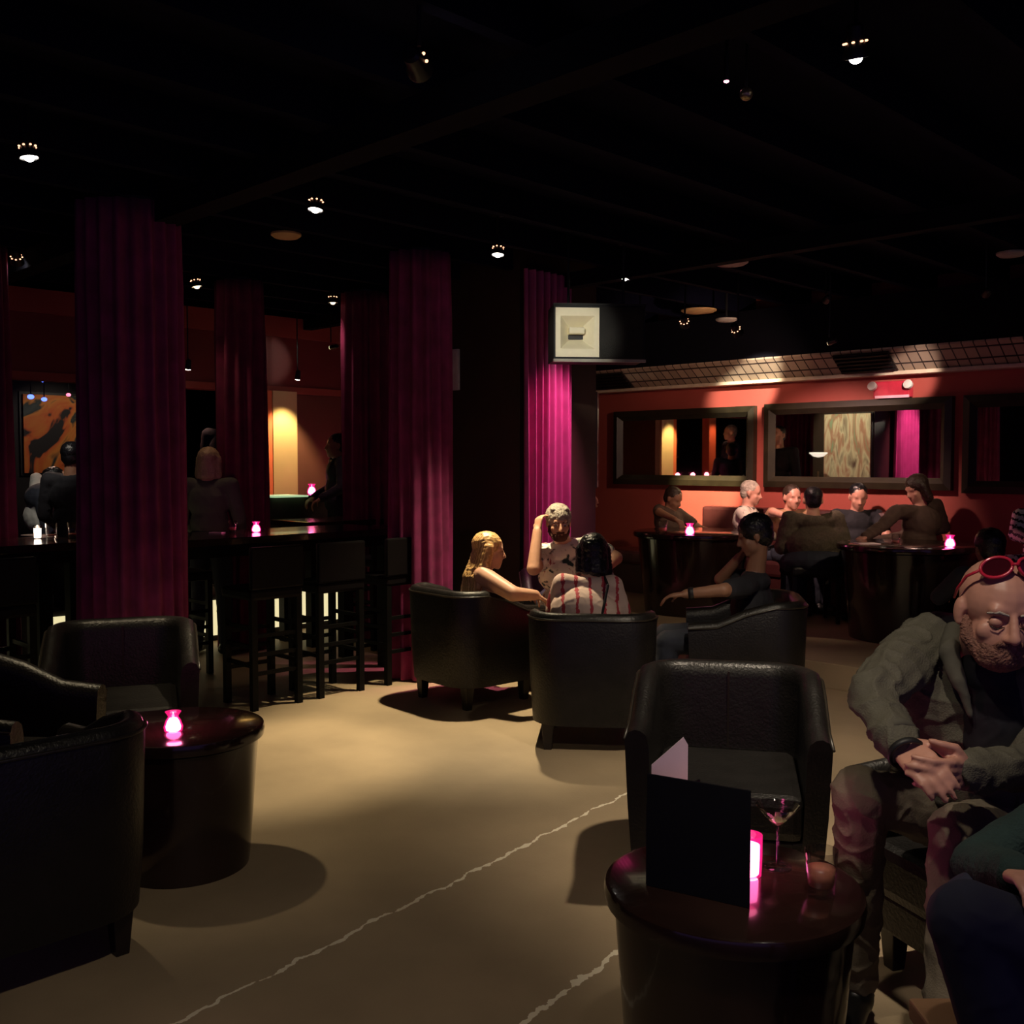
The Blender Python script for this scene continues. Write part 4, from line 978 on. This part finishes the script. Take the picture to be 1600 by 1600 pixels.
# --- left rear people
def stand_at(px, py, b, fa, fb, fz, s=1.0):
    a = (px-800)/1600*b; J = standing(a, b, fa, fb, fz, s); return J
J = stand_at(326,735,8.35,.1,1,0,.97); dz = at(326,733,8.35).z-J['head'].z
person(J,'blond person in grey-green top standing with back to us between two curtains','greygreen','jeans','skin','bob','greyblond','long',.012,.004)
J = stand_at(66,735,9.0,.6,.5,.4,.9); J['head'] = at(88,752,8.9); J['neck'] = at(80,768,8.95); J['sR'] = at(84,772,8.8); J['sL'] = at(58,768,9.1); J['chest'] = at(70,786,9.0); J['belly'] = at(62,810,9.0)
person(J,'person in light grey shirt stooping under the orange mural at far left','greyshirt','jeans','skin','short','hairblack','long',.012,.004)
J = stand_at(112,725,8.3,.1,1,0,1.0)
person(J,'dark silhouetted person in black standing left of the plum curtain','blackcloth','blackcloth','skindark','short','hairblack','long',.012,.004)
J = stand_at(530,735,9.9,-.8,-.3,.4,.82)
person(J,'dark figure in black standing at right end of the candle ledge','blackcloth','blackcloth','skindark','short','hairblack','long',.012,.004)
# two standing guests seen in the mirrors
g = AB(Vector((-6.58,7.25,0))); J = standing(g[0],g[1],.8,.75,.18,1.06)
person(J,'standing man in black seen reflected in the wide mirror','blackcloth','blackcloth','skin','short','hairblack','long',.012,.004)
g = AB(Vector((-8.75,4.95,0))); J = standing(g[0],g[1],.2,.9,.4,1.0)
person(J,'standing man in dark jacket reflected at right of the first mirror','navy','jeans','skin','short','grey','long',.012,.004,topname='jacket')
# --- person in teal at the lower right edge
J = seated(1.45,1.90,-1,.30,sh=.43)
J['kR'] = at(1540,1385,2.06); J['kL'] = at(1515,1440,1.80); J['eR'] = at(1640,1330,2.05); J['wR'] = at(1612,1385,1.95); J['sR'] = W(1.42,2.08,.98)
J['eR'] = at(1530,1352,2.10); J['wR'] = at(1590,1368,1.88); J['sR'] = W(1.28,2.12,.90); J['sL'] = W(1.45,1.80,.92)
J['kR'] = at(1530,1420,2.02); J['aR'] = W(.98,2.0,.085); J['aL'] = W(.98,1.75,.085)
person(J,'person in dark teal knit at lower right edge, mostly outside the photo','teal','navy','skinpink','short','hairbrown','long',.007,.004,curl=(.7,.7),topname='sweater')
# --- bald man in the foreground
J = seated(1.42,2.95,-.75,-.65,sh=.45)
J['head'] = at(1557,958,2.48); J['face'] = W(-.04,-1)+Vector((0,0,-.20)); J['up'] = Vector((0,0,1))+W(.05,0)
J['neck'] = at(1525,1012,2.66); J['chest'] = at(1512,1100,2.72); J['belly'] = at(1505,1190,2.80); J['pelvis'] = at(1535,1275,2.92)
J['sR'] = at(1446,1002,2.74); J['eR'] = at(1362,1085,2.50); J['wR'] = at(1408,1163,2.34)
J['sL'] = at(1632,1062,2.64); J['eL'] = at(1610,1200,2.46); J['wL'] = at(1512,1205,2.30)
J['hR'] = at(1490,1275,2.88); J['hL'] = at(1565,1300,2.80)
J['kR'] = at(1345,1242,2.66); J['kL'] = at(1500,1305,2.40)
J['aR'] = W(.98,2.84,.085); J['aL'] = W(1.0,2.28,.085)
J['f'] = (J['chest']-J['pelvis']); J['f'] = W(-.45,-.9).normalized()
BM, LhB, HRB = person(J,'bald man in olive jacket leaning forward, red sunglasses pushed up on head','olive','khaki','skinpink',None,None,'long',.0050,.0105,curl=(.55,.6),
    palms={'R':W(.3,.6)+Vector((0,0,-.5)),'dR':(at(1462,1212,2.22)-J['wR']),'L':W(.2,.7),'dL':(at(1462,1215,2.22)-J['wL'])},beard=None,eyes='closed',girth=1.42,collar=None,hs=1.10,shoulder=1.30,armk=1.12,topname='jacket')
base = J['base']
# stubble beard of the bald man, open jacket front showing a dark t-shirt
h = MB(); h.ell(LhB(0,.050,-.070),(.062,.050,.052),HRB); h.chain([LhB(-.066,.0,-.015),LhB(-.060,.02,-.05),LhB(-.03,.055,-.085)],[.012,.022,.026]); h.chain([LhB(.066,.0,-.015),LhB(.060,.02,-.05),LhB(.03,.055,-.085)],[.012,.022,.026])
h.cap(LhB(-.024,.086,-.042),LhB(.024,.086,-.042),.008,.008)
M['stubble'] = mat('grey_brown_stubble',(.22,.10,.07),.8,bump=.9,bscale=140,var=.3,scale=60)
remesh(h,'beard',M['stubble'],BM,.0045,2,wr=.0015,wscale=90,origin=base)
c = MB(); c.chain([at(1492,985,2.64),at(1486,1020,2.56),at(1502,1065,2.52),at(1520,1120,2.50)],[.024,.026,.018,.008]); c.chain([at(1595,1010,2.58),at(1600,1060,2.50),at(1598,1120,2.48)],[.024,.022,.014]); c.v = [v + W(.004,.022,-.002) for v in c.v]
remesh(c,'lapel',M['olivedark'],BM,.006,3,wr=.004,origin=base)
c = MB(); c.ell(at(1558,1130,2.565),(.085,.08,.17)); c.ell(at(1545,1050,2.58),(.075,.075,.07))
remesh(c,'t_shirt',M['blackcloth'],BM,.007,3,wr=.004,origin=base)
# bracelet / watch
d_ = (J['wR']-J['eR']).normalized(); q = d_.to_track_quat('Z','Y').to_matrix().to_4x4()
MB().lathe([(.042,-.008),(.045,0),(.042,.008),(.038,.008),(.038,-.008)],28,Matrix.Translation(J['wR']+d_*.030-base)@q,closed=False).build('bracelet', M['black'], BM, smooth=True)
MB().lathe([(.046,-.012),(.050,0),(.046,.012),(.040,.012),(.040,-.012)],28,Matrix.Translation(J['wR']-d_*.03-base)@q,closed=False).build('sleeve_cuff', M['olivedark'], BM, smooth=True)
# jacket pocket flap and buttons
for k in range(3):
    p_ = at(1430-12*k,1062+38*k,2.60-.02*k)
# sunglasses on his head
sg = thing('sunglasses','red framed sunglasses pushed up on the bald head','sunglasses',LhB(0,.05,.11))
o0 = LhB(0,.05,.11)
def HL(x,y,z): return LhB(x,y,z)-o0
for s in (-1,1):
    ring = []
    for k in range(24):
        a = 2*math.pi*k/24; x = s*.036+.030*math.cos(a); yv = .022*math.sin(a)
        ring.append(HL(x,.050-.55*yv-abs(x)*.22,.128+yv*.85-abs(x)*.30))
    MB().tube(ring,.0042,8,closed=True).build('rim', M['redframe'], sg, smooth=True)
    cmid = sum(ring, Vector())/24
    mb = MB(); mb.add(ring+[cmid+HR_ for HR_ in [Vector((0,0,.004))]], [(k,(k+1)%24,24) for k in range(24)])
    mb2 = MB(); up_ = Vector((0,0,-.002)); mb2.add(ring+[r_+up_ for r_ in ring],[tuple(range(24)),tuple(range(47,23,-1))]+[(k,(k+1)%24,24+(k+1)%24,24+k) for k in range(24)])
    mb2.build('sunglass_lens', M['lens'], sg)
    MB().tube([HL(s*.066,.036,.108),HL(s*.083,.012,.085),HL(s*.089,-.010,.050),HL(s*.088,-.022,.024)],.0036,8).build('temple', M['redframe'], sg, smooth=True)
MB().tube([HL(-.008,.050,.128),HL(0,.054,.130),HL(.008,.050,.128)],.004,8).build('bridge', M['redframe'], sg, smooth=True)
